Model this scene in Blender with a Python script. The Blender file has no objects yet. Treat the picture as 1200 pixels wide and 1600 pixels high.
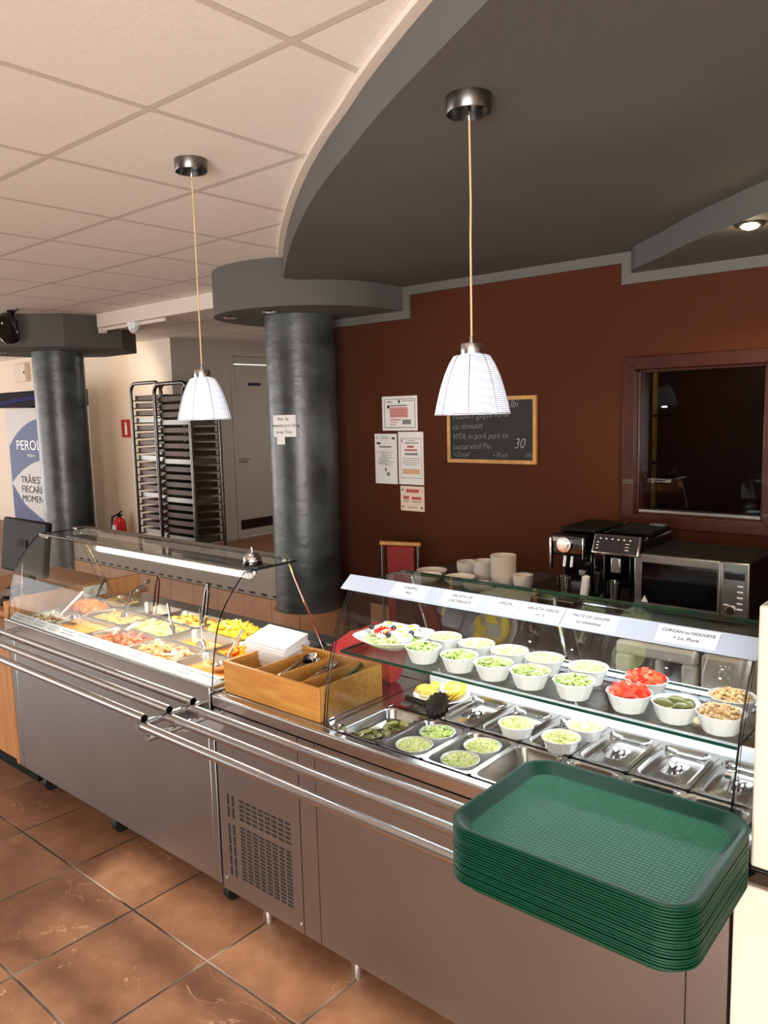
import bpy, bmesh, math, random
from mathutils import Vector, Matrix, Euler

scene = bpy.context.scene
col = scene.collection
PI = math.pi

# ------------------------------------------------------------------ camera, world, light, exposure
CAM_H = 1.830
f_px = 1230.8
cam_d = bpy.data.cameras.new('camera')
cam = bpy.data.objects.new('camera', cam_d)
col.objects.link(cam)
R_ = Vector((0.7591309, 0.6504501, -0.02519801))
U_ = Vector((-0.06313279, 0.11209877, 0.99168953))
F_ = Vector((-0.64786922, 0.75123135, -0.12616237))
m3 = Matrix((R_, U_, -F_)).transposed()
cam.matrix_world = Matrix.Translation((0, 0, CAM_H)) @ m3.to_4x4()
cam_d.sensor_fit = 'VERTICAL'
cam_d.sensor_height = 36.0
cam_d.sensor_width = 27.0
cam_d.lens = 36.0 * f_px / 1600.0
cam_d.clip_start = 0.02
cam_d.clip_end = 100
scene.camera = cam

world = bpy.data.worlds.new('world')
scene.world = world
world.use_nodes = True
wb = world.node_tree.nodes['Background']
wb.inputs[0].default_value = (1.0, 0.97, 0.94, 1)
wb.inputs[1].default_value = 1.0

def add_light(name, kind, loc, energy, color, target=None, **kw):
    d = bpy.data.lights.new(name, kind)
    d.energy = energy
    d.color = color
    for k, v in kw.items():
        setattr(d, k, v)
    o = bpy.data.objects.new(name, d)
    col.objects.link(o)
    o.location = loc
    if target is not None:
        o.rotation_euler = (Vector(target) - Vector(loc)).to_track_quat('-Z', 'Y').to_euler()
    return o

SUN_DIR = Vector((-0.30, 0.84, -0.43)).normalized()
sun = add_light('sun', 'SUN', (2, -6, 5), 10.0, (1.0, 0.92, 0.82), angle=math.radians(1.1))
sun.rotation_euler = SUN_DIR.to_track_quat('-Z', 'Y').to_euler()
# daylight through the shop window behind the photographer
add_light('window_daylight', 'AREA', (1.1, -3.4, 1.20), 300.0, (1.0, 0.985, 0.965), target=(-0.6, 3.0, 3.2),
          shape='RECTANGLE', size=3.4, size_y=2.1)
add_light('window_daylight_left', 'AREA', (-10.0, -3.4, 1.20), 125.0, (1.0, 0.985, 0.965), target=(-6.0, 2.0, 2.9),
          shape='RECTANGLE', size=5.5, size_y=2.2)
add_light('window_daylight_side', 'AREA', (-14.0, 0.6, 1.20), 120.0, (1.0, 0.985, 0.965), target=(-6.0, 1.6, 3.0),
          shape='RECTANGLE', size=5.0, size_y=2.2)
scene.view_settings.view_transform = 'Standard'
scene.view_settings.look = 'None'
scene.view_settings.gamma = 1.0
scene.view_settings.use_curve_mapping = False
scene.view_settings.exposure = 0.25

# ------------------------------------------------------------------ materials
def lin(c):
    c = c / 255.0
    return c / 12.92 if c <= 0.04045 else ((c + 0.055) / 1.055) ** 2.4
def rgb(r, g, b):
    return (lin(r), lin(g), lin(b), 1.0)

def mat(name, c, rough=0.5, metal=0.0, noise=None, bump=None, emit=None, spec=None, coat=0.0, trans=0.0, alpha=1.0):
    """noise=(scale, colour2, detail[, stretch]); bump=(scale, strength[, stretch])"""
    m = bpy.data.materials.new(name)
    m.use_nodes = True
    nt = m.node_tree
    b = nt.nodes['Principled BSDF']
    b.inputs['Base Color'].default_value = rgb(*c)
    b.inputs['Roughness'].default_value = rough
    b.inputs['Metallic'].default_value = metal
    b.inputs['Coat Weight'].default_value = coat
    b.inputs['Transmission Weight'].default_value = trans
    if spec is not None:
        b.inputs['Specular IOR Level'].default_value = spec
    if emit:
        b.inputs['Emission Color'].default_value = rgb(*emit[0])
        b.inputs['Emission Strength'].default_value = emit[1]
    tc = nt.nodes.new('ShaderNodeTexCoord')
    def noi(scale, detail, stretch):
        mp = nt.nodes.new('ShaderNodeMapping')
        mp.inputs['Scale'].default_value = stretch
        nt.links.new(tc.outputs['Object'], mp.inputs['Vector'])
        n = nt.nodes.new('ShaderNodeTexNoise')
        n.inputs['Scale'].default_value = scale
        n.inputs['Detail'].default_value = detail
        nt.links.new(mp.outputs['Vector'], n.inputs['Vector'])
        return n
    if noise:
        n = noi(noise[0], noise[2], noise[3] if len(noise) > 3 else (1, 1, 1))
        r = nt.nodes.new('ShaderNodeValToRGB')
        r.color_ramp.elements[0].position = 0.35
        r.color_ramp.elements[1].position = 0.65
        r.color_ramp.elements[0].color = rgb(*c)
        r.color_ramp.elements[1].color = rgb(*noise[1])
        nt.links.new(n.outputs['Fac'], r.inputs['Fac'])
        nt.links.new(r.outputs['Color'], b.inputs['Base Color'])
    if bump:
        n = noi(bump[0], 3, bump[2] if len(bump) > 2 else (1, 1, 1))
        bp = nt.nodes.new('ShaderNodeBump')
        bp.inputs['Strength'].default_value = bump[1]
        bp.inputs['Distance'].default_value = 0.01
        nt.links.new(n.outputs['Fac'], bp.inputs['Height'])
        nt.links.new(bp.outputs['Normal'], b.inputs['Normal'])
    return m

def glass_mat(name, tint, refl=0.9, ior=1.42):
    m = bpy.data.materials.new(name)
    m.use_nodes = True
    nt = m.node_tree
    nt.nodes.clear()
    out = nt.nodes.new('ShaderNodeOutputMaterial')
    tr = nt.nodes.new('ShaderNodeBsdfTransparent')
    tr.inputs[0].default_value = tint
    gl = nt.nodes.new('ShaderNodeBsdfGlossy')
    gl.inputs['Roughness'].default_value = 0.02
    fr = nt.nodes.new('ShaderNodeFresnel')
    fr.inputs['IOR'].default_value = ior
    mu = nt.nodes.new('ShaderNodeMath')
    mu.operation = 'MULTIPLY'
    mu.inputs[1].default_value = refl
    nt.links.new(fr.outputs[0], mu.inputs[0])
    mx = nt.nodes.new('ShaderNodeMixShader')
    nt.links.new(mu.outputs[0], mx.inputs[0])
    nt.links.new(tr.outputs[0], mx.inputs[1])
    nt.links.new(gl.outputs[0], mx.inputs[2])
    nt.links.new(mx.outputs[0], out.inputs[0])
    return m

def grid_mat(name, size, ox, oy, build):
    """tile grid over object X/Y; build(nt, bsdf, fx, fy, dist, tile_id) finishes the shader"""
    m = bpy.data.materials.new(name)
    m.use_nodes = True
    nt = m.node_tree
    b = nt.nodes['Principled BSDF']
    tc = nt.nodes.new('ShaderNodeTexCoord')
    sp = nt.nodes.new('ShaderNodeSeparateXYZ')
    nt.links.new(tc.outputs['Object'], sp.inputs[0])
    def mth(op, a, bb=None):
        n = nt.nodes.new('ShaderNodeMath')
        n.operation = op
        for i, v in enumerate((a, bb)):
            if v is None: continue
            if isinstance(v, (int, float)): n.inputs[i].default_value = v
            else: nt.links.new(v, n.inputs[i])
        return n.outputs[0]
    res = []
    ids = []
    for s, o in ((sp.outputs[0], ox), (sp.outputs[1], oy)):
        t = mth('DIVIDE', mth('SUBTRACT', s, o), size)
        ids.append(mth('FLOOR', t))
        res.append(mth('FRACT', t))
    dist = [mth('MULTIPLY', mth('MINIMUM', f, mth('SUBTRACT', 1.0, f)), size) for f in res]
    dmin = mth('MINIMUM', dist[0], dist[1])
    build(nt, b, tc, mth, res, dmin, ids)
    return m

def mixc(nt, fac, a, b):
    n = nt.nodes.new('ShaderNodeMix')
    n.data_type = 'RGBA'
    for i, v in ((0, fac), (6, a), (7, b)):
        if isinstance(v, (int, float)): n.inputs[i].default_value = v
        elif isinstance(v, tuple): n.inputs[i].default_value = v
        else: nt.links.new(v, n.inputs[i])
    return n.outputs[2]

def floor_build(nt, b, tc, mth, res, dmin, ids):
    idn = mth('ADD', mth('MULTIPLY', ids[0], 0.37), mth('MULTIPLY', ids[1], 0.71))
    cmb = nt.nodes.new('ShaderNodeCombineXYZ')
    nt.links.new(mth('MULTIPLY', idn, 7.3), cmb.inputs[2])
    va = nt.nodes.new('ShaderNodeVectorMath'); va.operation = 'ADD'
    nt.links.new(tc.outputs['Object'], va.inputs[0]); nt.links.new(cmb.outputs[0], va.inputs[1])
    n1 = nt.nodes.new('ShaderNodeTexNoise'); n1.inputs['Scale'].default_value = 5.0; n1.inputs['Detail'].default_value = 7
    n1.inputs['Roughness'].default_value = 0.65
    nt.links.new(va.outputs[0], n1.inputs['Vector'])
    r = nt.nodes.new('ShaderNodeValToRGB')
    e = r.color_ramp.elements
    e[0].position = 0.3; e[0].color = rgb(122, 86, 64)
    e[1].position = 0.72; e[1].color = rgb(168, 126, 95)
    mid = e.new(0.5); mid.color = rgb(146, 104, 77)
    nt.links.new(n1.outputs['Fac'], r.inputs['Fac'])
    # pale veins
    n2 = nt.nodes.new('ShaderNodeTexNoise'); n2.inputs['Scale'].default_value = 3.2; n2.inputs['Detail'].default_value = 5
    n2.inputs['Distortion'].default_value = 1.2
    nt.links.new(va.outputs[0], n2.inputs['Vector'])
    vein = mth('LESS_THAN', mth('ABSOLUTE', mth('SUBTRACT', n2.outputs['Fac'], 0.52)), 0.0035)
    n3 = nt.nodes.new('ShaderNodeTexNoise'); n3.inputs['Scale'].default_value = 2.3
    nt.links.new(va.outputs[0], n3.inputs['Vector'])
    gate = mth('GREATER_THAN', n3.outputs['Fac'], 0.53)
    c1 = mixc(nt, mth('MULTIPLY', mth('MULTIPLY', vein, gate), 0.6), r.outputs['Color'], rgb(214, 170, 138))
    g = mth('LESS_THAN', dmin, 0.0042)
    n4 = nt.nodes.new('ShaderNodeTexNoise'); n4.inputs['Scale'].default_value = 3.0
    nt.links.new(tc.outputs['Object'], n4.inputs['Vector'])
    r4 = nt.nodes.new('ShaderNodeValToRGB')
    r4.color_ramp.elements[0].position = 0.48; r4.color_ramp.elements[0].color = rgb(66, 58, 54)
    r4.color_ramp.elements[1].position = 0.66; r4.color_ramp.elements[1].color = rgb(170, 155, 140)
    nt.links.new(n4.outputs['Fac'], r4.inputs['Fac'])
    c2 = mixc(nt, g, c1, r4.outputs['Color'])
    nt.links.new(c2, b.inputs['Base Color'])
    b.inputs['Roughness'].default_value = 0.42
    sm = nt.nodes.new('ShaderNodeMapRange')
    sm.inputs['From Max'].default_value = 0.007
    nt.links.new(dmin, sm.inputs['Value'])
    hsum = mth('ADD', sm.outputs[0], mth('MULTIPLY', n1.outputs['Fac'], 0.35))
    bp = nt.nodes.new('ShaderNodeBump'); bp.inputs['Strength'].default_value = 0.35; bp.inputs['Distance'].default_value = 0.006
    nt.links.new(hsum, bp.inputs['Height']); nt.links.new(bp.outputs['Normal'], b.inputs['Normal'])

def ceil_build(nt, b, tc, mth, res, dmin, ids):
    n1 = nt.nodes.new('ShaderNodeTexNoise'); n1.inputs['Scale'].default_value = 60.0; n1.inputs['Detail'].default_value = 4
    nt.links.new(tc.outputs['Object'], n1.inputs['Vector'])
    base = mixc(nt, n1.outputs['Fac'], rgb(234, 226, 216), rgb(243, 236, 227))
    bar = mth('LESS_THAN', dmin, 0.0115)
    c1 = mixc(nt, bar, base, rgb(208, 196, 184))
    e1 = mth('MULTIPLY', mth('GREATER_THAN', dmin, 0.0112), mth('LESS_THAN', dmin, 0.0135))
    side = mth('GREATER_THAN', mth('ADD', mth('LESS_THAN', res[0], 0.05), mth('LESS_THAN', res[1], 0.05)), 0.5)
    c2 = mixc(nt, mth('MULTIPLY', e1, mth('ADD', mth('MULTIPLY', side, 0.5), 0.15)), c1, rgb(90, 78, 70))  # dark line painted for the shadow gap, stronger on one side
    nt.links.new(c2, b.inputs['Base Color'])
    b.inputs['Roughness'].default_value = 0.85
    bp = nt.nodes.new('ShaderNodeBump'); bp.inputs['Strength'].default_value = 0.15; bp.inputs['Distance'].default_value = 0.004
    nt.links.new(n1.outputs['Fac'], bp.inputs['Height']); nt.links.new(bp.outputs['Normal'], b.inputs['Normal'])

def wall_tile_build(w, h):
    def build(nt, b, tc, mth):
        pass
    return build

M = {}
M['floor'] = grid_mat('terracotta_tile', 0.45, -3.4356, 1.4424, floor_build)
M['ceiling'] = grid_mat('ceiling_panels', 0.6, -1.4501, 1.3878, ceil_build)
M['white_paint'] = mat('white_paint', (222, 212, 200), 0.75, bump=(90, 0.05))
M['warm_paint'] = mat('warm_wall_paint', (226, 212, 194), 0.8, bump=(70, 0.05))
M['wall_rear_paint'] = mat('rear_wall_paint', (150, 134, 120), 0.8)
M['grey_wall'] = mat('grey_wall_paint', (166, 156, 146), 0.8, bump=(70, 0.05))
M['soffit'] = mat('dark_grey_paint', (94, 93, 90), 0.8, noise=(1.5, (99, 98, 95), 3), bump=(60, 0.05), spec=0.25)
M['trim_grey'] = mat('grey_trim_paint', (104, 100, 95), 0.6)
M['brown_wall'] = mat('brown_wall_paint', (76, 38, 20), 0.85, noise=(1.2, (81, 41, 22), 4), bump=(80, 0.08), spec=0.2)
M['stucco'] = mat('polished_plaster', (44, 49, 50), 0.36, noise=(3.2, (84, 91, 90), 10, (1, 1, 1.6)), bump=(11, 0.4, (1, 1, 1.4)), spec=0.7)
M['tile_clad'] = mat('cladding_tile', (176, 128, 92), 0.5, noise=(6, (190, 142, 104), 5))
M['grout'] = mat('grout', (110, 84, 66), 0.9)
M['steel'] = mat('brushed_steel', (190, 191, 192), 0.27, 1.0, bump=None)
M['steel_panel'] = mat('steel_panel', (166, 168, 170), 0.34, 1.0, noise=(3, (171, 173, 175), 3))
M['steel_dark'] = mat('dark_steel', (120, 117, 114), 0.3, 1.0)  # darker steel tone for fittings and trolley frames
M['chrome'] = mat('chrome', (225, 225, 225), 0.08, 1.0)
M['pan_steel'] = mat('pan_steel', (186, 184, 181), 0.19, 1.0)
M['hot_pan_steel'] = mat('hot_pan_steel', (220, 216, 208), 0.32, 1.0)
M['black'] = mat('black_plastic', (12, 12, 13), 0.6, spec=0.2)
M['gloss_black'] = mat('gloss_black', (9, 9, 10), 0.08, coat=0.5)
M['rubber'] = mat('black_rubber', (14, 14, 14), 0.6)
M['slot'] = mat('vent_slot', (24, 22, 21), 0.8)
M['white_gloss'] = mat('white_porcelain', (224, 224, 221), 0.16, coat=0.4)
M['stone_white'] = mat('old_crockery', (214, 206, 196), 0.35, noise=(5, (206, 197, 186), 3))
M['white_lam'] = mat('cream_laminate', (218, 202, 186), 0.5)
M['white_plastic'] = mat('white_plastic', (236, 238, 240), 0.4)
M['paper'] = mat('white_paper', (238, 236, 232), 0.8)
M['rail_blue'] = mat('label_rail_plastic', (188, 202, 220), 0.4)
M['tong_dark'] = mat('dark_metal', (66, 62, 58), 0.35, 0.8)
M['card'] = mat('price_card', (222, 230, 240), 0.6)
M['orange_paper'] = mat('cream_paper', (236, 214, 192), 0.8)
M['sheet_brown'] = mat('baked_sheet_steel', (74, 58, 48), 0.4, 0.6)
M['ink'] = mat('ink', (40, 40, 60), 0.8)
M['red_ink'] = mat('red_ink', (190, 92, 80), 0.8)
M['pink_ink'] = mat('pink_print', (214, 150, 146), 0.8)
M['grey_ink'] = mat('grey_print', (130, 128, 128), 0.8)
M['orange_ink'] = mat('orange_print', (222, 178, 146), 0.8)
M['tray_shaded'] = mat('green_tray_shaded', (4, 58, 39), 0.42, spec=0.22)  # same plastic as the top, darkened for shade on the stacked sides
M['wood'] = mat('caddy_wood', (190, 136, 62), 0.42, noise=(7, (172, 114, 46), 6, (1.2, 6, 9)), coat=0.15)
M['desk_wood'] = mat('desk_wood', (196, 138, 84), 0.5, noise=(5, (176, 118, 68), 6, (8, 8, 0.8)))
M['frame_wood'] = mat('pale_frame_wood', (206, 156, 92), 0.5, noise=(20, (190, 138, 76), 4))
M['dark_wood'] = mat('mahogany', (66, 28, 18), 0.3, noise=(6, (52, 20, 12), 6, (6, 6, 1)), coat=0.25)
M['board'] = mat('chalkboard_black', (22, 24, 24), 0.6, noise=(4, (30, 32, 32), 4))
M['chalk'] = mat('chalk', (168, 170, 168), 0.9)
M['red_cloth'] = mat('red_cloth', (176, 28, 36), 0.85, bump=(160, 0.25))
M['red_vinyl'] = mat('red_vinyl', (132, 16, 18), 0.45)
M['red_paint'] = mat('red_gloss_paint', (190, 20, 24), 0.25)
M['signal_red'] = mat('signal_red', (178, 32, 34), 0.5)
M['napkin'] = mat('napkin_tissue', (240, 240, 240), 0.9, bump=(120, 0.15))
M['cord'] = mat('cream_cord', (212, 182, 132), 0.5)
M['worktop_dark'] = mat('dark_worktop', (70, 70, 71), 0.4)
M['glass'] = glass_mat('thin_glass', (0.975, 0.988, 0.98, 1), 0.55)
M['glass_dark'] = glass_mat('window_glass', (0.8, 0.8, 0.8, 1), 0.4)
M['glass_green'] = glass_mat('top_glass', (0.90, 0.95, 0.92, 1), 0.7)
M['glass_back'] = glass_mat('back_glass', (0.94, 0.97, 0.95, 1), 1.0, 2.1)
M['glass_edge'] = mat('glass_edge', (16, 62, 46), 0.1, coat=0.5)
M['glass_edge_dark'] = mat('glass_edge_dark', (26, 34, 32), 0.1, coat=0.5)
M['acrylic'] = glass_mat('acrylic', (0.96, 0.97, 0.96, 1), 1.0, 1.7)
M['tube'] = mat('fluorescent_tube', (255, 250, 235), 0.5, emit=((255, 244, 222), 9.0))
M['led'] = mat('led_bar', (240, 246, 255), 0.5, emit=((226, 238, 255), 7.0))
M['halogen'] = mat('halogen', (255, 230, 180), 0.5, emit=((255, 214, 150), 12.0))
M['bulb'] = mat('bulb', (240, 246, 255), 0.5, emit=((232, 242, 255), 4.0))
M['screen'] = mat('dark_screen', (14, 18, 22), 0.06, coat=0.6)
M['display_blue'] = mat('display_panel', (22, 26, 34), 0.1, coat=0.5)
M['brown_floor'] = mat('brown_floor', (120, 76, 50), 0.5)
# food
M['cabbage'] = mat('cabbage_pale', (220, 224, 148), 0.55)
M['cabbage2'] = mat('cabbage_green', (158, 186, 84), 0.5)
M['cabbage3'] = mat('cabbage_white', (222, 224, 170), 0.55)
M['cucumber'] = mat('cucumber_flesh', (196, 214, 128), 0.4)
M['cuke_skin'] = mat('cucumber_skin', (82, 118, 44), 0.4)
M['tomato'] = mat('tomato', (222, 62, 34), 0.25, noise=(30, (236, 104, 66), 3))
M['tomato2'] = mat('tomato_dark', (206, 36, 22), 0.25)
M['pickle'] = mat('pickle', (84, 88, 36), 0.25, noise=(24, (124, 124, 62), 4))
M['pickle_cut'] = mat('pickle_cut', (168, 162, 100), 0.3)
M['brine'] = mat('brine', (92, 88, 44), 0.08)
M['bean'] = mat('bean', (214, 178, 122), 0.45, noise=(40, (186, 146, 94), 3))
M['egg_white'] = mat('egg_white', (244, 240, 228), 0.35)
M['egg_yolk'] = mat('egg_yolk', (244, 190, 60), 0.5)
M['olive'] = mat('black_olive', (24, 20, 26), 0.15, coat=0.3)
M['ketchup'] = mat('ketchup', (188, 30, 16), 0.2)
M['lemon'] = mat('lemon_peel', (246, 206, 60), 0.4, bump=(140, 0.2))
M['lemon_flesh'] = mat('lemon_flesh', (250, 222, 110), 0.3)
M['potato'] = mat('potato', (244, 172, 44), 0.4, noise=(24, (228, 128, 22), 4))
M['carrot'] = mat('carrot', (236, 130, 24), 0.4)
M['pasta'] = mat('pasta', (232, 206, 140), 0.4, noise=(30, (206, 170, 100), 3))
M['mash'] = mat('mash', (246, 228, 140), 0.5, noise=(26, (232, 206, 104), 5), bump=(50, 0.4))
M['mash_y'] = mat('mash_yellow', (248, 214, 66), 0.45, noise=(30, (236, 186, 40), 5), bump=(50, 0.4))
M['rice'] = mat('orange_rice', (226, 154, 74), 0.5, noise=(60, (240, 190, 120), 5), bump=(140, 0.8))
M['soup'] = mat('orange_soup', (222, 116, 44), 0.2, noise=(22, (234, 150, 84), 5), bump=(24, 0.3))
M['curry'] = mat('curry', (232, 146, 28), 0.22, noise=(22, (212, 110, 20), 5), bump=(30, 0.4))
M['gravy'] = mat('gravy', (176, 116, 62), 0.22, noise=(22, (202, 148, 92), 5), bump=(24, 0.4))
M['meat'] = mat('pork', (214, 164, 116), 0.4, noise=(26, (178, 118, 76), 5))
M['ham'] = mat('smoked_meat', (158, 72, 46), 0.35, noise=(30, (196, 120, 90), 4))
M['brown_soup'] = mat('brown_soup', (138, 84, 40), 0.15, noise=(20, (168, 108, 54), 4))
M['banner_white'] = mat('banner_white', (190, 187, 186), 0.5)
M['banner_blue'] = mat('banner_blue', (3, 26, 88), 0.5, noise=(1.2, (5, 40, 112), 2))
M['banner_navy'] = mat('banner_navy', (12, 20, 96), 0.5)
M['header_dark'] = mat('header_dark', (22, 18, 26), 0.7, spec=0.1)
M['header_purple'] = mat('header_purple', (34, 30, 92), 0.7, spec=0.1)
M['panel_gold'] = mat('old_gold_wood', (190, 150, 70), 0.5, noise=(8, (160, 120, 50), 4, (6, 6, 1)))

# tray top: embossed basket pattern
def emboss(m, scale):
    nt = m.node_tree
    b = nt.nodes['Principled BSDF']
    tc = nt.nodes.new('ShaderNodeTexCoord')
    hs = []
    for d in ('X', 'Y'):
        w = nt.nodes.new('ShaderNodeTexWave')
        w.bands_direction = d
        w.inputs['Scale'].default_value = scale
        nt.links.new(tc.outputs['Object'], w.inputs['Vector'])
        hs.append(w.outputs['Fac'])
    mu = nt.nodes.new('ShaderNodeMath'); mu.operation = 'MULTIPLY'
    nt.links.new(hs[0], mu.inputs[0]); nt.links.new(hs[1], mu.inputs[1])
    bp = nt.nodes.new('ShaderNodeBump'); bp.inputs['Strength'].default_value = 0.45; bp.inputs['Distance'].default_value = 0.002
    nt.links.new(mu.outputs[0], bp.inputs['Height']); nt.links.new(bp.outputs['Normal'], b.inputs['Normal'])
M['tray_top'] = mat('green_tray_embossed', (8, 98, 64), 0.42, spec=0.25)  # lighter copy of the tray plastic for the lit top face
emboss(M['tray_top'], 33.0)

def shade_mat():
    m = bpy.data.materials.new('wire_wrapped_glass_shade')
    m.use_nodes = True
    nt = m.node_tree
    b = nt.nodes['Principled BSDF']
    tc = nt.nodes.new('ShaderNodeTexCoord')
    w = nt.nodes.new('ShaderNodeTexWave'); w.bands_direction = 'Z'
    w.inputs['Scale'].default_value = 62.0; w.inputs['Distortion'].default_value = 0.6; w.inputs['Detail Scale'].default_value = 4
    nt.links.new(tc.outputs['Object'], w.inputs['Vector'])
    r = nt.nodes.new('ShaderNodeValToRGB')
    r.color_ramp.elements[0].position = 0.1; r.color_ramp.elements[0].color = rgb(140, 150, 168)
    r.color_ramp.elements[1].position = 0.55; r.color_ramp.elements[1].color = rgb(244, 247, 255)
    nt.links.new(w.outputs['Fac'], r.inputs['Fac'])
    nt.links.new(r.outputs['Color'], b.inputs['Base Color'])
    nt.links.new(r.outputs['Color'], b.inputs['Emission Color'])
    b.inputs['Emission Strength'].default_value = 0.62
    b.inputs['Roughness'].default_value = 0.3
    return m
M['shade'] = shade_mat()

# ------------------------------------------------------------------ mesh builder
WL = {}          # object name -> world location of its origin
class MB:
    def __init__(s):
        s.v = []; s.f = []; s.m = []
    def add(s, vs, fs, mi=0):
        o = len(s.v)
        s.v += [tuple(v) for v in vs]
        for f in fs:
            s.f.append(tuple(i + o for i in f)); s.m.append(mi)
        return s
    def box(s, x0, x1, y0, y1, z0, z1, mi=0):
        vs = [(x, y, z) for z in (z0, z1) for y in (y0, y1) for x in (x0, x1)]
        return s.add(vs, [(0, 2, 3, 1), (4, 5, 7, 6), (0, 1, 5, 4), (2, 6, 7, 3), (0, 4, 6, 2), (1, 3, 7, 5)], mi)
    def obox(s, c, size, rot, mi=0):
        h = [v / 2 for v in size]
        E = rot if isinstance(rot, Matrix) else Euler(rot).to_matrix()
        vs = [Vector(c) + E @ Vector((x, y, z)) for z in (-h[2], h[2]) for y in (-h[1], h[1]) for x in (-h[0], h[0])]
        return s.add(vs, [(0, 2, 3, 1), (4, 5, 7, 6), (0, 1, 5, 4), (2, 6, 7, 3), (0, 4, 6, 2), (1, 3, 7, 5)], mi)
    def loft(s, loops, mi=0, cap0=True, cap1=True, closed=True, mi0=None, mi1=None):
        n = len(loops[0]); vs = [p for l in loops for p in l]; fs = []
        for k in range(len(loops) - 1):
            for i in range(n if closed else n - 1):
                j = (i + 1) % n
                fs.append((k * n + i, k * n + j, (k + 1) * n + j, (k + 1) * n + i))
        o = len(s.v)
        s.add(vs, fs, mi)
        if cap0: s.f.append(tuple(o + i for i in reversed(range(n)))); s.m.append(mi if mi0 is None else mi0)
        if cap1: s.f.append(tuple(o + (len(loops) - 1) * n + i for i in range(n))); s.m.append(mi if mi1 is None else mi1)
        return s
    def prism(s, poly, z0, z1, mi=0):
        return s.loft([[(x, y, z0) for x, y in poly], [(x, y, z1) for x, y in poly]], mi)
    def prism_x(s, poly, x0, x1, mi=0):
        return s.loft([[(x0, y, z) for y, z in poly], [(x1, y, z) for y, z in poly]], mi)
    def prism_y(s, poly, y0, y1, mi=0):
        return s.loft([[(x, y0, z) for x, z in poly], [(x, y1, z) for x, z in poly]], mi)
    def lathe(s, prof, c=(0, 0, 0), seg=32, mi=0, cap0=True, cap1=True):
        loops = []
        for r, z in prof:
            loops.append([(c[0] + r * math.cos(2 * PI * i / seg), c[1] + r * math.sin(2 * PI * i / seg), c[2] + z) for i in range(seg)])
        return s.loft(loops, mi, cap0, cap1)
    def tube(s, path, r, seg=10, mi=0, cap=True):
        P = [Vector(p) for p in path]
        rs = r if isinstance(r, (list, tuple)) else [r] * len(P)
        loops = []
        t0 = (P[1] - P[0]).normalized()
        nrm = t0.orthogonal().normalized()
        for i, p in enumerate(P):
            if i == 0: t = t0
            elif i == len(P) - 1: t = (P[i] - P[i - 1]).normalized()
            else: t = ((P[i + 1] - P[i]).normalized() + (P[i] - P[i - 1]).normalized()).normalized()
            nrm = (nrm - t * nrm.dot(t)).normalized()
            bn = t.cross(nrm)
            loops.append([p + (nrm * math.cos(2 * PI * k / seg) + bn * math.sin(2 * PI * k / seg)) * rs[i] for k in range(seg)])
        return s.loft(loops, mi, cap, cap)
    def ball(s, c, r, mi=0, seg=12, rings=8, rot=None):
        rr = r if isinstance(r, (list, tuple)) else (r, r, r)
        E = Euler(rot).to_matrix() if rot else Matrix.Identity(3)
        loops = []
        for k in range(rings + 1):
            a = -PI / 2 + PI * (0.02 + 0.96 * k / rings)
            loops.append([Vector(c) + E @ Vector((rr[0] * math.cos(a) * math.cos(2 * PI * i / seg), rr[1] * math.cos(a) * math.sin(2 * PI * i / seg), rr[2] * math.sin(a))) for i in range(seg)])
        return s.loft(loops, mi)
    def build(s, name, mats, parent=None, at=None, bevel=0.0, smooth=True, angle=38, seg=2):
        """at = world position of the origin; geometry was given in world coordinates unless at is None and parent is None"""
        me = bpy.data.meshes.new(name)
        base = Vector(WL[parent.name]) if parent is not None else Vector(at if at else (0, 0, 0))
        me.from_pydata([tuple(Vector(v) - base) for v in s.v], [], s.f)
        if not isinstance(mats, (list, tuple)): mats = [mats]
        for k in mats: me.materials.append(M[k] if isinstance(k, str) else k)
        me.polygons.foreach_set('material_index', s.m)
        bm = bmesh.new(); bm.from_mesh(me)
        bmesh.ops.recalc_face_normals(bm, faces=bm.faces)
        bm.to_mesh(me); bm.free()
        if smooth:
            me.polygons.foreach_set('use_smooth', [True] * len(me.polygons))
            me.set_sharp_from_angle(angle=math.radians(angle))
        me.update()
        o = bpy.data.objects.new(name, me)
        col.objects.link(o)
        if parent is not None:
            o.parent = parent
        else:
            o.location = base
        WL[o.name] = tuple(base)
        if bevel:
            b = o.modifiers.new('bevel', 'BEVEL'); b.width = bevel; b.segments = seg; b.limit_method = 'ANGLE'; b.angle_limit = math.radians(40)
        return o

def tag(o, label, cat=None, group=None, kind=None):
    if label: o['label'] = label
    if cat: o['category'] = cat
    if group: o['group'] = group
    if kind: o['kind'] = kind
    return o
def thing(name, label, cat, loc, group=None):
    o = bpy.data.objects.new(name, None)
    o.empty_display_size = 0.05
    col.objects.link(o)
    o.location = loc
    WL[o.name] = tuple(loc)
    return tag(o, label, cat, group)
def struct(name, mb, mats, **kw):
    o = mb.build(name, mats, **kw)
    o['kind'] = 'structure'
    return o
def dup(root, loc, label=None, group=None, rotz=None, cat=None):
    def cp(o, parent):
        c = o.copy(); col.objects.link(c); c.parent = parent
        WL[c.name] = WL.get(o.name, (0, 0, 0))
        for ch in list(o.children): cp(ch, c)
        return c
    r = cp(root, None)
    r.location = loc
    WL[r.name] = tuple(loc)
    if rotz is not None: r.rotation_euler = (0, 0, rotz)
    if label: r['label'] = label
    if group: r['group'] = group
    return r
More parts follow.
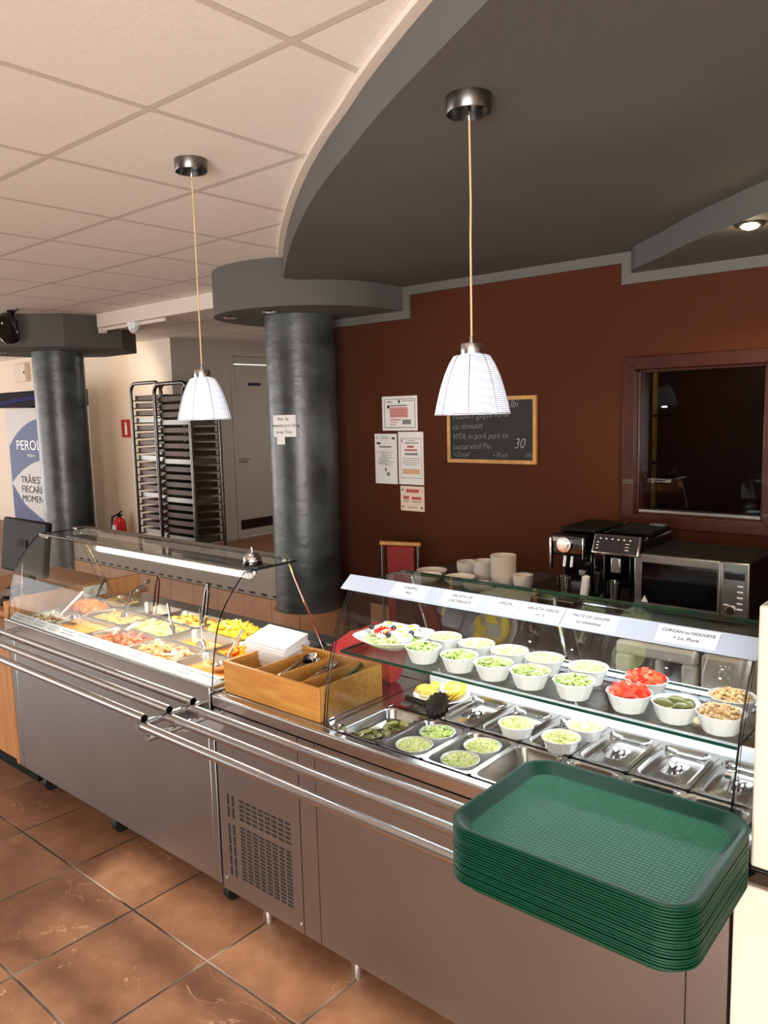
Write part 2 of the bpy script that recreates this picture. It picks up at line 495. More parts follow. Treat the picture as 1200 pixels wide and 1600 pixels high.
def text(name, body, size, loc, rot, m, parent, ext=0.0006, shear=0.0, align='LEFT', sx=1.0, thin=0.0):
    c = bpy.data.curves.new(name, 'FONT')
    c.body = body; c.size = size; c.offset = thin; c.extrude = ext; c.shear = shear; c.align_x = align; c.resolution_u = 3
    t = bpy.data.objects.new(name + '_src', c)
    col.objects.link(t)
    bpy.context.view_layer.update()
    me = bpy.data.meshes.new_from_object(t.evaluated_get(bpy.context.evaluated_depsgraph_get()))
    bpy.data.objects.remove(t)
    me.name = name
    me.materials.clear(); me.materials.append(M[m])
    o = bpy.data.objects.new(name, me)
    col.objects.link(o)
    o.parent = parent
    o.location = Vector(loc) - Vector(WL[parent.name])
    o.rotation_euler = rot
    o.scale = (sx, 1, 1)
    return o
def rrect(cx, cy, w, d, r, z, n=5):
    pts = []
    for (sx, sy, a0) in ((1, 1, 0), (-1, 1, 90), (-1, -1, 180), (1, -1, 270)):
        for k in range(n + 1):
            a = math.radians(a0 + 90 * k / n)
            pts.append((cx + sx * (w / 2 - r) + r * math.cos(a), cy + sy * (d / 2 - r) + r * math.sin(a), z))
    return pts
def ordinal(n):
    return {1: 'first', 2: 'second', 3: 'third', 4: 'fourth', 5: 'fifth', 6: 'sixth', 7: 'seventh', 8: 'eighth', 9: 'ninth', 10: 'tenth',
            11: 'eleventh', 12: 'twelfth', 13: 'thirteenth', 14: 'fourteenth', 15: 'fifteenth', 16: 'sixteenth', 17: 'seventeenth',
            18: 'eighteenth', 19: 'nineteenth', 20: 'twentieth', 21: 'twenty-first'}[n]
RX = (PI / 2, 0, 0)

# ------------------------------------------------------------------ the setting
ZC, ZD, ZK, YW = 2.709, 2.58, 2.475, 3.85      # white ceiling, dark soffit, low soffit, back wall
struct('floor', MB().box(-16, 3, -4.5, 8.2, -0.1, 0.0), 'floor')
struct('ceiling', MB().box(-16, 3, -3.6, 8.2, ZC, ZC + 0.1), 'ceiling')
# curved dark soffit over the counter
curve = [(3.0, -0.35), (1.8, 0.10), (0.6, 0.62), (-0.1, 0.94), (-0.75, 1.27), (-1.10, 1.457), (-1.25, 1.539), (-1.452, 1.656), (-1.60, 1.75), (-1.764, 1.85),
         (-1.971, 1.985), (-2.179, 2.13), (-2.44, 2.325), (-2.713, 2.54), (-2.95, 2.735), (-3.15, 2.905), (-3.34, 3.07)]
def smooth2d(P, n=4):
    out = []
    for i in range(len(P) - 1):
        p0 = P[max(i - 1, 0)]; p1 = P[i]; p2 = P[i + 1]; p3 = P[min(i + 2, len(P) - 1)]
        for k in range(n):
            t = k / n
            out.append(tuple(0.5 * ((2 * p1[a]) + (-p0[a] + p2[a]) * t + (2 * p0[a] - 5 * p1[a] + 4 * p2[a] - p3[a]) * t * t + (-p0[a] + 3 * p1[a] - 3 * p2[a] + p3[a]) * t ** 3) for a in (0, 1)))
    out.append(P[-1])
    return out
cs = smooth2d(curve)
struct('ceiling_soffit', MB().prism(cs + [(-3.34, YW), (3.0, YW)], ZD, ZC - 0.001), 'soffit', angle=25)
# thin pale lip along the top of the curved fascia
lip = MB()
lp = []
for i, (x, y) in enumerate(cs):
    a = cs[max(i - 1, 0)]; b = cs[min(i + 1, len(cs) - 1)]
    t = Vector((b[0] - a[0], b[1] - a[1])).normalized(); n = Vector((-t.y, t.x))
    if n.y > 0: n = -n
    lp.append((Vector((x, y)), n))
lip.loft([[(p.x, p.y, ZC - 0.018), (p.x + n.x * 0.03, p.y + n.y * 0.03, ZC - 0.018), (p.x + n.x * 0.03, p.y + n.y * 0.03, ZC - 0.001), (p.x, p.y, ZC - 0.001)] for p, n in lp], 0)
struct('trim_1', lip, 'white_paint')
# low soffit at the right with its curved face
arc = [(-1.66, YW), (-1.60, 3.72), (-1.41, 3.54), (-1.18, 3.30), (-1.0, 3.14), (-0.81, 2.985), (-0.5, 2.77), (0.1, 2.45), (1.0, 2.1), (3.0, 1.6)]
struct('ceiling_low_soffit', MB().prism(smooth2d(arc) + [(3.0, YW)], ZK, ZD), 'soffit', angle=25)
# back wall with the serving window opening
wx0, wx1, wz0, wz1 = -1.625, -1.02, 1.285, 2.005
w = MB()
w.box(-3.95, wx0, YW, YW + 0.16, 0, ZC); w.box(wx1, 3.0, YW, YW + 0.16, 0, ZC)
w.box(wx0, wx1, YW, YW + 0.16, 0, wz0); w.box(wx0, wx1, YW, YW + 0.16, wz1, ZC)
struct('wall_back', w, 'brown_wall', smooth=False)
# painted grey trim that follows the ceiling steps
t = MB()
th = 0.05
t.box(-3.95, -3.125, YW - 0.018, YW - 0.0005, 2.39, 2.44); t.box(-3.111, -3.061, YW - 0.018, YW - 0.0005, 2.39, ZD - th); t.box(-3.125, -3.111, YW - 0.018, YW - 0.0005, 2.39, 2.44); t.box(-3.111, -1.66, YW - 0.018, YW, ZD - th, ZD)
t.box(-1.71, -1.66, YW - 0.018, YW, ZK - th, ZD - th); t.box(-1.66, 3.0, YW - 0.018, YW, ZK - th, ZK)
struct('trim_2', t, 'trim_grey', smooth=False)
# serving window frame, sill and pane
f = MB()
o_ = 0.062
f.prism_y([(wx0 - o_, wz0 - o_), (wx0, wz0), (wx0, wz1), (wx0 - o_, wz1 + o_)], YW - 0.035, YW)
f.prism_y([(wx1 + o_, wz0 - o_), (wx1, wz0), (wx1, wz1), (wx1 + o_, wz1 + o_)], YW - 0.035, YW)
f.prism_y([(wx0 - o_, wz1 + o_), (wx0, wz1), (wx1, wz1), (wx1 + o_, wz1 + o_)], YW - 0.035, YW)
f.prism_y([(wx0 - o_, wz0 - o_), (wx0, wz0), (wx1, wz0), (wx1 + o_, wz0 - o_)], YW - 0.035, YW)
f.box(wx0, wx0 + 0.014, YW, YW + 0.16, wz0, wz1); f.box(wx1 - 0.014, wx1, YW, YW + 0.16, wz0, wz1)
f.box(wx0, wx1, YW, YW + 0.16, wz1 - 0.014, wz1); f.box(wx0, wx1, YW, YW + 0.16, wz0, wz0 + 0.01)
win = struct('window_1', f, 'dark_wood', bevel=0.003)
for nm, mb, mk in (('window_sill', MB().box(wx0 + 0.014, wx1 - 0.014, YW + 0.0, YW + 0.045, wz0 + 0.01, wz0 + 0.022), 'steel'),
                   ('window_pane', MB().box(wx0 + 0.014, wx1 - 0.014, YW + 0.05, YW + 0.056, wz0 + 0.01, wz1 - 0.014), 'glass_dark')):
    mb.build(nm, mk, win)
# wood return of the niche at the right of the window
struct('trim_3', MB().box(wx1 + o_ + 0.01, wx1 + o_ + 0.13, YW - 0.06, YW - 0.001, 0.93, 1.42), 'dark_wood', bevel=0.003)
# dark room behind the window
r = MB()
r.box(-2.9, 0.2, 5.6, 5.7, 0, 2.6); r.box(-2.9, -2.8, YW + 0.16, 5.7, 0, 2.6); r.box(0.2, 0.3, YW + 0.16, 5.7, 0, 2.6); r.box(-2.9, 0.3, YW + 0.16, 5.7, 2.5, 2.6)
struct('wall_back_room', r, 'dark_wood', smooth=False)

# left-hand walls
w = MB()
w.box(-16, -8.47, 5.3, 5.4, 0, ZC)
struct('wall_left', w, 'warm_paint', smooth=False)
w = MB(); w.box(-8.47, -7.612, 5.25, 5.4, 0, ZC)
struct('wall_passage', w, 'white_paint', smooth=False)
w = MB(); w.box(-7.72, -7.61, 5.251, 6.07, 0, ZC); w.box(-7.72, -7.61, 7.06, 8.1, 0, ZC); w.box(-7.72, -7.61, 6.07, 7.06, 2.60, ZC); w.box(-7.72, -3.5, 8.1, 8.2, 0, ZC); w.box(-3.95, -3.85, YW + 0.16, 8.1, 0, ZC)
struct('wall_far', w, 'grey_wall', smooth=False)
# door in the side wall of the passage, and the raised passage floor
d = struct('door_1', MB().box(-7.68, -7.64, 6.12, 7.01, 0.33, 2.44).box(-7.68, -7.64, 6.12, 7.01, 2.455, 2.54), 'grey_wall', bevel=0.004)
MB().box(-7.72, -7.60, 6.07, 6.12, 0.32, 2.60).box(-7.72, -7.60, 7.01, 7.06, 0.32, 2.60).box(-7.72, -7.60, 6.12, 7.01, 2.54, 2.60).build('door_frame', 'grey_wall', d, bevel=0.004)
MB().box(-7.64, -7.632, 6.14, 6.99, 0.43, 0.545).build('kick_plate', 'gloss_black', d)
MB().box(-7.64, -7.634, 6.36, 6.56, 2.19, 2.225).build('door_sign', 'ink', d)
MB().tube([(-7.64, 6.18, 1.30), (-7.59, 6.18, 1.30), (-7.585, 6.30, 1.30)], 0.009).build('door_handle', 'chrome', d)
struct('floor_passage', MB().box(-16, -3.95, 3.86, 8.1, 0.0, 0.32), 'brown_floor')
add_light('passage_fill', 'AREA', (-5.6, 6.4, 2.68), 24.0, (1.0, 0.95, 0.88), target=(-5.8, 6.4, 0), shape='RECTANGLE', size=0.6, size_y=0.6)  # added fill with no lamp body; brightens the dim passage

# boxed white beam between the columns, with a cable trunking below it
struct('trim_4', MB().box(-6.22, -4.15, 3.58, 3.95, 2.592, ZC - 0.002), 'white_paint', bevel=0.004)
struct('trim_5', MB().box(-6.2, -5.3, 3.62, 3.64, 2.566, 2.592).box(-6.24, -6.2, 3.6, 3.66, 2.55, 2.70), 'white_paint', bevel=0.003)

# half-height wall with tile cladding between the columns
lw = MB()
lw.box(-6.8, -3.92, 3.53, 3.65, 0, 0.86)
struct('wall_low', lw, 'grey_wall', bevel=0.003)
tl = MB()
x = -6.78
k = 0
while x < -3.95:
    tl.box(x + 0.002, min(x + 0.298, -3.93), 3.515, 3.53, 0.29, 0.56, 0); tl.box(x + 0.002, min(x + 0.298, -3.93), 3.515, 3.53, 0.0, 0.288, 0)
    x += 0.30
tl.box(-6.8, -3.92, 3.522, 3.53, 0, 0.562, 1)
struct('baseboard_low', tl, ['tile_clad', 'grout'], smooth=False)
dd = MB()
x = -6.7
while x < -4.0:
    dd.box(x, x + 0.06, 3.527, 3.53, 0.575, 0.588); x += 0.125
struct('trim_6', dd, 'slot', smooth=False)
# clad strip of wall to the right of the column, under the brown paint
tl = MB()
x = -3.45
while x < -2.7:
    tl.box(x + 0.002, x + 0.298, YW - 0.014, YW, 0.29, 0.56, 0); tl.box(x + 0.002, x + 0.298, YW - 0.014, YW, 0.0, 0.288, 0); x += 0.30
struct('baseboard_back', tl, ['tile_clad'], smooth=False)

# shop front behind the photographer: mullions, bars added to streak the sun, side wall
s = MB()
for x in (-13.0, -10.2, -7.3, -1.12, 1.2): s.box(x - 0.04, x + 0.04, -3.62, -3.5, 0, ZC)
for (xa, xb) in ((-13, -7.3), (-1.1, 3)):
    s.box(xa, xb, -3.58, -3.5, 2.47, 2.545); s.box(xa, xb, -3.58, -3.5, 2.335, 2.40); s.box(xa, xb, -3.58, -3.5, 2.05, 2.27); s.box(xa, xb, -3.62, -3.5, 0, 0.1); s.box(xa, xb, -3.62, -3.5, 2.665, ZC)
struct('window_2', s, 'trim_grey', smooth=False)
struct('wall_front', MB().box(-7.3, -1.12, -3.62, -3.5, 0, ZC), 'wall_rear_paint', smooth=False)
struct('wall_right', MB().box(2.9, 3.0, -3.5, 8.2, 0, ZC), 'warm_paint', smooth=False)

# ------------------------------------------------------------------ columns with their round and faceted heads
def ring_tiles(mb, c, r0, r1, z0, z1, n):
    for k in range(n):
        a0 = 2 * PI * (k + 0.01) / n; a1 = 2 * PI * (k + 0.99) / n
        pts = [a0 + (a1 - a0) * q / 4 for q in range(5)]
        poly = [(c[0] + r1 * math.cos(a), c[1] + r1 * math.sin(a)) for a in pts] + [(c[0] + r0 * math.cos(a), c[1] + r0 * math.sin(a)) for a in reversed(pts)]
        mb.prism(poly, z0, z1)
c2 = (-3.73, 3.55)
co = thing('column', 'dark polished plaster column with paper notes, beside the salad counter', 'column', (c2[0], c2[1], 0))
MB().lathe([(0.222, 0.0), (0.222, 2.44)], (c2[0], c2[1], 0), 64).build('shaft', 'stucco', co)
mb = MB(); ring_tiles(mb, c2, 0.223, 0.243, 0.29, 0.56, 6); ring_tiles(mb, c2, 0.223, 0.243, 0.0, 0.287, 6)
mb.build('tile_cladding', 'tile_clad', co)
cap = []
for k in range(41):
    a = PI + PI * k / 40
    rx = 0.56 if k < 20 else 0.62
    cap.append((c2[0] + rx * math.cos(a), c2[1] + 0.05 + 0.58 * math.sin(a)))
cap += [(-3.111, YW - 0.001), (-4.29, YW - 0.001)]
MB().prism(cap, 2.44, ZC - 0.001).build('round_head', 'soffit', co, angle=30)
for (x, y) in ((-3.98, 3.2), (-3.62, 3.2)):
    MB().lathe([(0.04, 0), (0.045, 0.006), (0.03, 0.008)], (x, y, 2.431), 20).build('spotlight', 'chrome', co)
c1 = (-7.0, 3.62)
co = thing('column', 'dark polished plaster column at far left behind the hot food counter', 'column', (c1[0], c1[1], 0))
MB().lathe([(0.222, 0.0), (0.222, 2.44)], (c1[0], c1[1], 0), 64).build('shaft', 'stucco', co)
oc = [(c1[0] + 0.70 * math.cos(math.radians(22.5 + 45 * k)), c1[1] + 0.70 * math.sin(math.radians(22.5 + 45 * k))) for k in range(8)]
MB().prism(oc, 2.44, ZC - 0.001).build('faceted_head', 'soffit', co, smooth=False)
MB().lathe([(0.04, 0), (0.045, 0.006), (0.03, 0.008)], (-7.2, 3.2, 2.431), 20).build('spotlight', 'chrome', co)
add_light('column_head_downlight', 'SPOT', (-7.6, 4.25, 2.60), 42, (1.0, 0.78, 0.54), target=(-9.4, 5.3, 1.4), spot_size=math.radians(110), spot_blend=0.6, shadow_soft_size=0.05)

# recessed spotlight in the low soffit, lit
sp = thing('ceiling_spotlight', 'lit recessed halogen spotlight in the dark ceiling', 'spotlight', (-0.91, 3.13, ZK))
mb = MB(); loops = []
for (r_, z) in ((0.052, 0.0), (0.052, -0.008), (0.036, -0.010), (0.034, -0.002)):
    loops.append([(-0.91 + r_ * math.cos(2 * PI * i / 28), 3.13 + r_ * math.sin(2 * PI * i / 28), ZK + z) for i in range(28)])
mb.loft(loops, 0).build('ring', 'steel_dark', sp)
MB().lathe([(0.033, -0.004), (0.028, -0.016), (0.012, -0.022)], (-0.91, 3.13, ZK), 24).build('lamp', 'halogen', sp)
add_light('spot_beam', 'SPOT', (-0.91, 3.13, ZK - 0.04), 42, (1.0, 0.72, 0.42), target=(-0.95, 3.5, 0.9), spot_size=math.radians(125), spot_blend=0.7, shadow_soft_size=0.03)
add_light('spot_glow', 'POINT', (-0.91, 3.13, ZK - 0.05), 0.8, (1.0, 0.74, 0.44), shadow_soft_size=0.03)

# ------------------------------------------------------------------ pendant lamps
def pendant(x, y, ztop, label):
    t = thing('pendant_lamp', label, 'lamp', (x, y, 1.82), 'wire shade pendant lamps')
    b = Vector((x, y, 0))
    mb = MB()
    mb.lathe([(0.056, ztop - 0.0005), (0.056, ztop - 0.038), (0.0545, ztop - 0.040), (0.0525, ztop - 0.038), (0.050, ztop - 0.012)], (x, y, 0), 40, 0, True, False)
    mb.build('canopy', 'steel_dark', t)
    MB().lathe([(0.050, ztop - 0.014), (0.050, ztop - 0.0145)], (x, y, 0), 40).build('canopy_inside', 'gloss_black', t)
    MB().lathe([(0.0055, ztop - 0.012), (0.0055, ztop - 0.045), (0.003, ztop - 0.055)], (x, y, 0), 14).build('cord_grip', 'chrome', t)
    MB().tube([(x, y, ztop - 0.05), (x + 0.002, y, ztop - 0.25), (x, y, 2.25), (x, y, 2.004)], 0.0026, 8).build('cord', 'cord', t)
    MB().lathe([(0.004, 2.012), (0.005, 2.006), (0.006, 1.995), (0.027, 1.994), (0.028, 1.992), (0.028, 1.966), (0.027, 1.964)], (x, y, 0), 32).build('socket_cap', 'steel', t)
    prof = [(0.034, 1.967), (0.0445, 1.963), (0.056, 1.944), (0.0675, 1.918), (0.077, 1.890), (0.085, 1.860), (0.0905, 1.836), (0.0945, 1.818)]
    mb = MB()
    loops = []
    pr = prof + [(r - 0.0025, z) for r, z in reversed(prof)]
    for r, z in pr:
        loops.append([(x + r * math.cos(2 * PI * i / 56), y + r * math.sin(2 * PI * i / 56), z) for i in range(56)])
    sh = mb.loft(loops, 0, False, False).build('lamp_shade', 'shade', t)
    mb = MB()
    for k in range(8):
        a = 2 * PI * k / 8 + 0.5
        mb.tube([(x + (r + 0.0012) * math.cos(a), y + (r + 0.0012) * math.sin(a), z) for r, z in prof], 0.0011, 6)
    mb.tube([(x + 0.0938 * math.cos(2 * PI * i / 56), y + 0.0938 * math.sin(2 * PI * i / 56), 1.8205) for i in range(57)], 0.0011, 6)
    mb.build('wire_frame', 'steel', sh)
    MB().ball((x, y, 1.885), (0.03, 0.03, 0.036)).build('bulb', 'bulb', t)
    add_light('pendant_light', 'POINT', (x, y, 1.835), 5.0, (0.93, 0.96, 1.0), shadow_soft_size=0.03)
pendant(-2.345, 1.745, ZC, 'white wire shade pendant lamp hanging over the hot food counter')
pendant(-1.14, 1.675, ZD, 'white wire shade pendant lamp hanging from the dark ceiling over the salad counter')

# ------------------------------------------------------------------ hot food counter
YF = 1.60
def curved_glass(name, prof, th, x0, x1, parent, mats=('glass', 'glass_edge_dark')):
    """bent sheet extruded along X; prof = (y, z) points"""
    pr = smooth2d(prof, 5)
    inner = []
    for i, (y, z) in enumerate(pr):
        a = pr[max(i - 1, 0)]; b = pr[min(i + 1, len(pr) - 1)]
        t = Vector((b[0] - a[0], b[1] - a[1])).normalized()
        inner.append((y + t.y * th, z - t.x * th))
    mb = MB()
    n = len(pr)
    for loopA, mi in ((pr, 0), (inner, 0)):
        vs = [(x, y, z) for x in (x0, x1) for y, z in loopA]
        mb.add(vs, [(i, i + 1, n + i + 1, n + i) for i in range(n - 1)], 0)
    for x in (x0, x1):
        vs = [(x, y, z) for y, z in pr] + [(x, y, z) for y, z in inner]
        mb.add(vs, [(i, i + 1, n + i + 1, n + i) for i in range(n - 1)], 1)
    for k in (0, n - 1):
        vs = [(x, *pr[k]) for x in (x0, x1)] + [(x, *inner[k]) for x in (x1, x0)]
        mb.add(vs, [(0, 1, 2, 3)], 1)
    return mb.build(name, mats, parent)
def flat_glass(name, x0, x1, y0, y1, z, th, parent, mats=('glass', 'glass_edge')):
    mb = MB()
    mb.add([(x0, y0, z), (x1, y0, z), (x1, y1, z), (x0, y1, z)], [(0, 1, 2, 3)], 0)
    mb.add([(x0, y0, z + th), (x1, y0, z + th), (x1, y1, z + th), (x0, y1, z + th)], [(0, 1, 2, 3)], 0)
    c = [(x0, y0), (x1, y0), (x1, y1), (x0, y1)]
    for k in range(4):
        a, b = c[k], c[(k + 1) % 4]
        mb.add([(*a, z), (*b, z), (*b, z + th), (*a, z + th)], [(0, 1, 2, 3)], 1)
    return mb.build(name, mats, parent)
def side_glass(name, prof, x, th, parent, mats=('glass', 'glass_edge_dark')):
    mb = MB(); n = len(prof)
    mb.add([(x, y, z) for y, z in prof], [tuple(range(n))], 0)
    mb.add([(x + th, y, z) for y, z in prof], [tuple(range(n))], 0)
    for k in range(n):
        a, b = prof[k], prof[(k + 1) % n]
        mb.add([(x, *a), (x, *b), (x + th, *b), (x + th, *a)], [(0, 1, 2, 3)], 1)
    return mb.build(name, mats, parent, smooth=False)

HX0, HX1 = -3.81, -2.207
hot = thing('hot_food_counter', 'stainless steel heated food counter with curved glass, on black castors', 'food counter', (-3.0, 2.0, 0))
mb = MB()
mb.box(HX0 + 0.06, HX1 - 0.035, YF + 0.012, YF + 0.03, 0.15, 0.79)
mb.box(HX0 + 0.012, HX0 + 0.058, YF + 0.012, YF + 0.03, 0.15, 0.79).box(HX1 - 0.033, HX1 - 0.004, YF + 0.012, YF + 0.03, 0.15, 0.79)
mb.build('front_panel', 'steel_panel', hot, bevel=0.002)
MB().box(HX0 + 0.01, HX1 - 0.006, YF + 0.03, 2.29, 0.15, 0.78).build('body', 'steel_panel', hot, bevel=0.002)
# worktop frame around the well
wx0_, wx1_, wy0_, wy1_ = -3.79, -2.236, 1.682, 2.218
mb = MB()
mb.box(HX0, HX1, YF, wy0_, 0.80, 0.890); mb.box(HX0, HX1, wy1_, 2.31, 0.80, 0.890)
mb.box(HX0, wx0_, wy0_, wy1_, 0.80, 0.890); mb.box(wx1_, HX1, wy0_, wy1_, 0.80, 0.890)
mb.build('worktop', 'steel', hot, bevel=0.003)
for cx in (-3.72, -3.08, -2.29):
    for cy in (1.725, 2.2):
        mb = MB()
        mb.tube([(cx - 0.014, cy, 0.045), (cx + 0.014, cy, 0.045)], 0.043, 20)
        c_ = mb.build('castor', 'rubber', hot, bevel=0.004)
        MB().box(cx - 0.022, cx - 0.016, cy - 0.022, cy + 0.022, 0.04, 0.14).box(cx + 0.016, cx + 0.022, cy - 0.022, cy + 0.022, 0.04, 0.14).box(cx - 0.03, cx + 0.03, cy - 0.03, cy + 0.03, 0.135, 0.15).build('fork', 'black', c_)
gprof = [(1.606, 0.893), (1.618, 0.985), (1.640, 1.090), (1.672, 1.158), (1.720, 1.218), (1.776, 1.276)]
curved_glass('curved_front_glass', gprof, 0.006, -3.775, -2.2, hot)
flat_glass('top_glass_shelf', -3.74, -2.155, 1.77, 1.99, 1.279, 0.008, hot, ('glass', 'glass_edge_dark'))
side_glass('end_glass', [(1.66, 0.891), (2.12, 0.891), (1.97, 1.277), (1.80, 1.277), (1.74, 1.22), (1.69, 1.15)], -3.768, 0.005, hot)
for x in (-3.72, -2.175):
    MB().tube([(x, 1.965, 1.279), (x, 2.14, 0.89)], 0.0045, 8).build('support_rod', 'chrome', hot)
    MB().lathe([(0.011, 0), (0.011, 0.006), (0.006, 0.009)], (x, 1.95, 1.287), 16).build('glass_clamp', 'chrome', hot)
    MB().tube([(x, 1.80, 1.262), (x, 1.80, 1.279)], 0.010, 14).tube([(x, 1.80, 1.266), (x - 0.06 if x < -3 else x - 0.04, 1.80, 1.266)], 0.006, 8).build('front_clamp', 'chrome', hot)
mb = MB().box(-3.30, -2.235, 1.80, 1.868, 1.268, 1.273)
hs_ = MB().box(-3.70, -2.26, 1.885, 1.965, 1.258, 1.262)
mb2 = hs_
x = -3.68
while x < -2.28:
    mb2.lathe([(0.0055, 0), (0.0055, 0.0008)], (x, 1.905, 1.262), 10, 1); x += 0.032
mb2.build('perforated_strip', ['steel_dark', 'white_plastic'], hot)
mb.build('lamp_reflector', 'steel', hot)
MB().tube([(-3.28, 1.822, 1.250), (-2.25, 1.822, 1.250)], 0.013, 14).build('fluorescent_tube', 'tube', hot)
for xa in (-2.25, -3.305): MB().tube([(xa, 1.822, 1.250), (xa + 0.025, 1.822, 1.250)], 0.0145, 14).build('tube_socket', 'white_plastic', hot)
add_light('hot_counter_tube_light', 'AREA', (-2.77, 1.835, 1.228), 7.5, (1.0, 0.93, 0.76), target=(-2.77, 1.90, 0.6), shape='RECTANGLE', size=1.02, size_y=0.03)
# sloped strip of price labels under the glass
mb = MB().prism_x([(1.612, 0.890), (1.650, 0.916), (1.652, 0.914), (1.655, 0.890)], -3.785, -2.212)
random.seed(5)
nrm = Vector((0, -0.026, 0.038)).normalized()
sl = Vector((0, 0.038, 0.026))
x = -3.77
while x < -2.27:
    wd = random.uniform(0.07, 0.13)
    for row in range(random.choice((1, 2, 2))):
        xx = x + 0.006
        while xx < x + wd - 0.02:
            ww = random.uniform(0.006, 0.02)
            p = Vector((0, 1.612, 0.890)) + sl * (0.70 - 0.32 * row) + nrm * 0.0006
            mb.obox((xx + ww / 2, p.y, p.z), (ww, random.choice((0.003, 0.004)), 0.0006), (math.atan2(0.026, 0.038), 0, 0), 1); xx += ww + 0.004
    x += wd + 0.012
mb.build('label_strip', ['card', 'grey_ink'], hot, smooth=False)

def rails(parent, x0, x1, ys, z, bx, r=0.0145):
    for y in ys:
        mb = MB()
        n = 16
        loops = []
        for rr, x in ((r, x0), (r, x1), (r - 0.002, x1), (r - 0.002, x0)):
            loops.append([(x, y + rr * math.cos(2 * PI * i / n), z + rr * math.sin(2 * PI * i / n)) for i in range(n)])
        mb.loft(loops + [loops[0]], 0, False, False)
        mb.build('tray_rail', 'steel', parent)
    for x in bx:
        mb = MB()
        mb.tube([(x, YF + 0.012, z - 0.030), (x, ys[-1] - 0.012, z - 0.030)], 0.0125, 14)
        for y in ys: mb.tube([(x, y, z - 0.034), (x, y, z - 0.012)], 0.006, 8)
        mb.prism_x([(YF + 0.012, z - 0.03), (YF - 0.20, z - 0.035), (YF + 0.012, z - 0.10)], x - 0.003, x + 0.003)
        mb.build('rail_bracket', 'steel', parent)
rails(hot, -4.25, -2.205, (1.53, 1.435, 1.34), 0.862, (-2.235, -3.77))

# ------------------------------------------------------------------ cold salad counter
CX0, CX1, CT = -2.197, -0.462, 0.868
cold = thing('salad_counter', 'stainless steel refrigerated salad counter with glass display on chrome feet', 'food counter', (-1.3, 2.0, 0))
MB().box(-2.19, -0.468, YF + 0.028, 2.34, 0.145, 0.765).build('body', 'steel_panel', cold, bevel=0.002)
mb = MB()
mb.box(CX0 + 0.004, -1.776, YF + 0.008, YF + 0.028, 0.145, 0.818); mb.box(-1.772, -1.698, YF + 0.008, YF + 0.028, 0.145, 0.818)
mb.box(-1.695, -0.552, YF + 0.008, YF + 0.028, 0.145, 0.818); mb.box(-0.549, CX1 - 0.002, YF + 0.008, YF + 0.028, 0.145, 0.818)
ys_ = YF + 0.0068
def slot(x0, x1, z0, z1): mb.box(x0, x1, ys_, ys_ + 0.002, z0, z1, 1)
for c in range(8):
    xa = -2.082 + c * 0.0335
    for k in range(5): slot(xa, xa + 0.024, 0.512 - k * 0.0165 - 0.0075, 0.512 - k * 0.0165)
    for k in range(15): slot(xa, xa + 0.024, 0.413 - k * 0.0135 - 0.0065, 0.413 - k * 0.0135)
for c in range(2):
    xa = -2.148 + c * 0.026
    for k in range(2): slot(xa, xa + 0.010, 0.515 - k * 0.046 - 0.038, 0.515 - k * 0.046)
    for k in range(5): slot(xa, xa + 0.010, 0.405 - k * 0.040 - 0.033, 0.405 - k * 0.040)
fp = mb.build('front_panel', ['steel_panel', 'slot'], cold, smooth=False)
for (x, z) in ((-2.175, 0.19), (-1.79, 0.175)): MB().tube([(x, YF + 0.004, z), (x, YF + 0.009, z)], 0.005, 10).build('screw', 'chrome', fp)
for cx in (-2.09, -1.65, -0.62):
    for cy in (1.725, 2.26):
        MB().lathe([(0.020, 0.146), (0.020, 0.05), (0.024, 0.048), (0.026, 0.0)], (cx, cy, 0), 24).build('foot', 'chrome', cold)
kx0, kx1, ky0, ky1 = -1.625, -0.482, 1.636, 2.146
mb = MB()
mb.box(CX0, CX1, YF, ky0, 0.825, CT); mb.box(CX0, CX1, ky1, 2.36, 0.825, CT); mb.box(CX0, kx0, ky0, ky1, 0.825, CT); mb.box(kx1, CX1, ky0, ky1, 0.825, CT)
mb.build('worktop', 'steel', cold, bevel=0.006)
rails(cold, -2.195, -0.55, (1.52, 1.425, 1.33), 0.8415, (-2.165, -0.60))
gp = [(1.638, 0.869), (1.651, 0.97), (1.671, 1.06), (1.704, 1.16), (1.748, 1.24), (1.772, 1.278)]
curved_glass('curved_front_glass', gp, 0.006, -1.683, -0.474, cold)
sg = [(1.646, 0.870), (2.20, 0.870), (2.03, 1.28), (1.79, 1.28), (1.755, 1.235), (1.71, 1.155), (1.681, 1.06), (1.659, 0.97)]
side_glass('end_glass', sg, -1.680, 0.005, cold)
side_glass('end_glass', sg, -0.484, 0.005, cold)
flat_glass('top_glass', -1.69, -0.468, 1.80, 2.06, 1.281, 0.008, cold, ('glass_green', 'glass_edge'))
flat_glass('middle_shelf', -1.672, -0.490, 1.712, 2.03, 1.087, 0.008, cold)
for x in (-1.63, -1.10, -0.53):
    MB().tube([(x, 2.025, 1.281), (x, 2.19, 0.868)], 0.005, 8).build('support_rod', 'chrome', cold)
    MB().box(x - 0.009, x + 0.009, 2.01, 2.095, 1.068, 1.087).build('shelf_bracket', 'chrome', cold)
for (xa, xb, y, z, r_) in ((-1.669, -1.661, 1.655, 0.885, 0.013), (-1.604, -1.596, 1.632, 0.885, 0.013), (-0.50, -0.486, 1.675, 1.045, 0.010)):
    MB().tube([(xa, y, z), (xb, y, z)], r_, 16).build('glass_clamp', 'chrome', cold)
mb = MB(); bgq = [(2.222, 0.906), (2.052, 1.279), (2.057, 1.281), (2.227, 0.908)]
for k in range(4):
    a, b = bgq[k], bgq[(k + 1) % 4]
    mb.add([(-1.655, *a), (-0.50, *a), (-0.50, *b), (-1.655, *b)], [(0, 1, 2, 3)], 0 if k % 2 == 0 else 1)
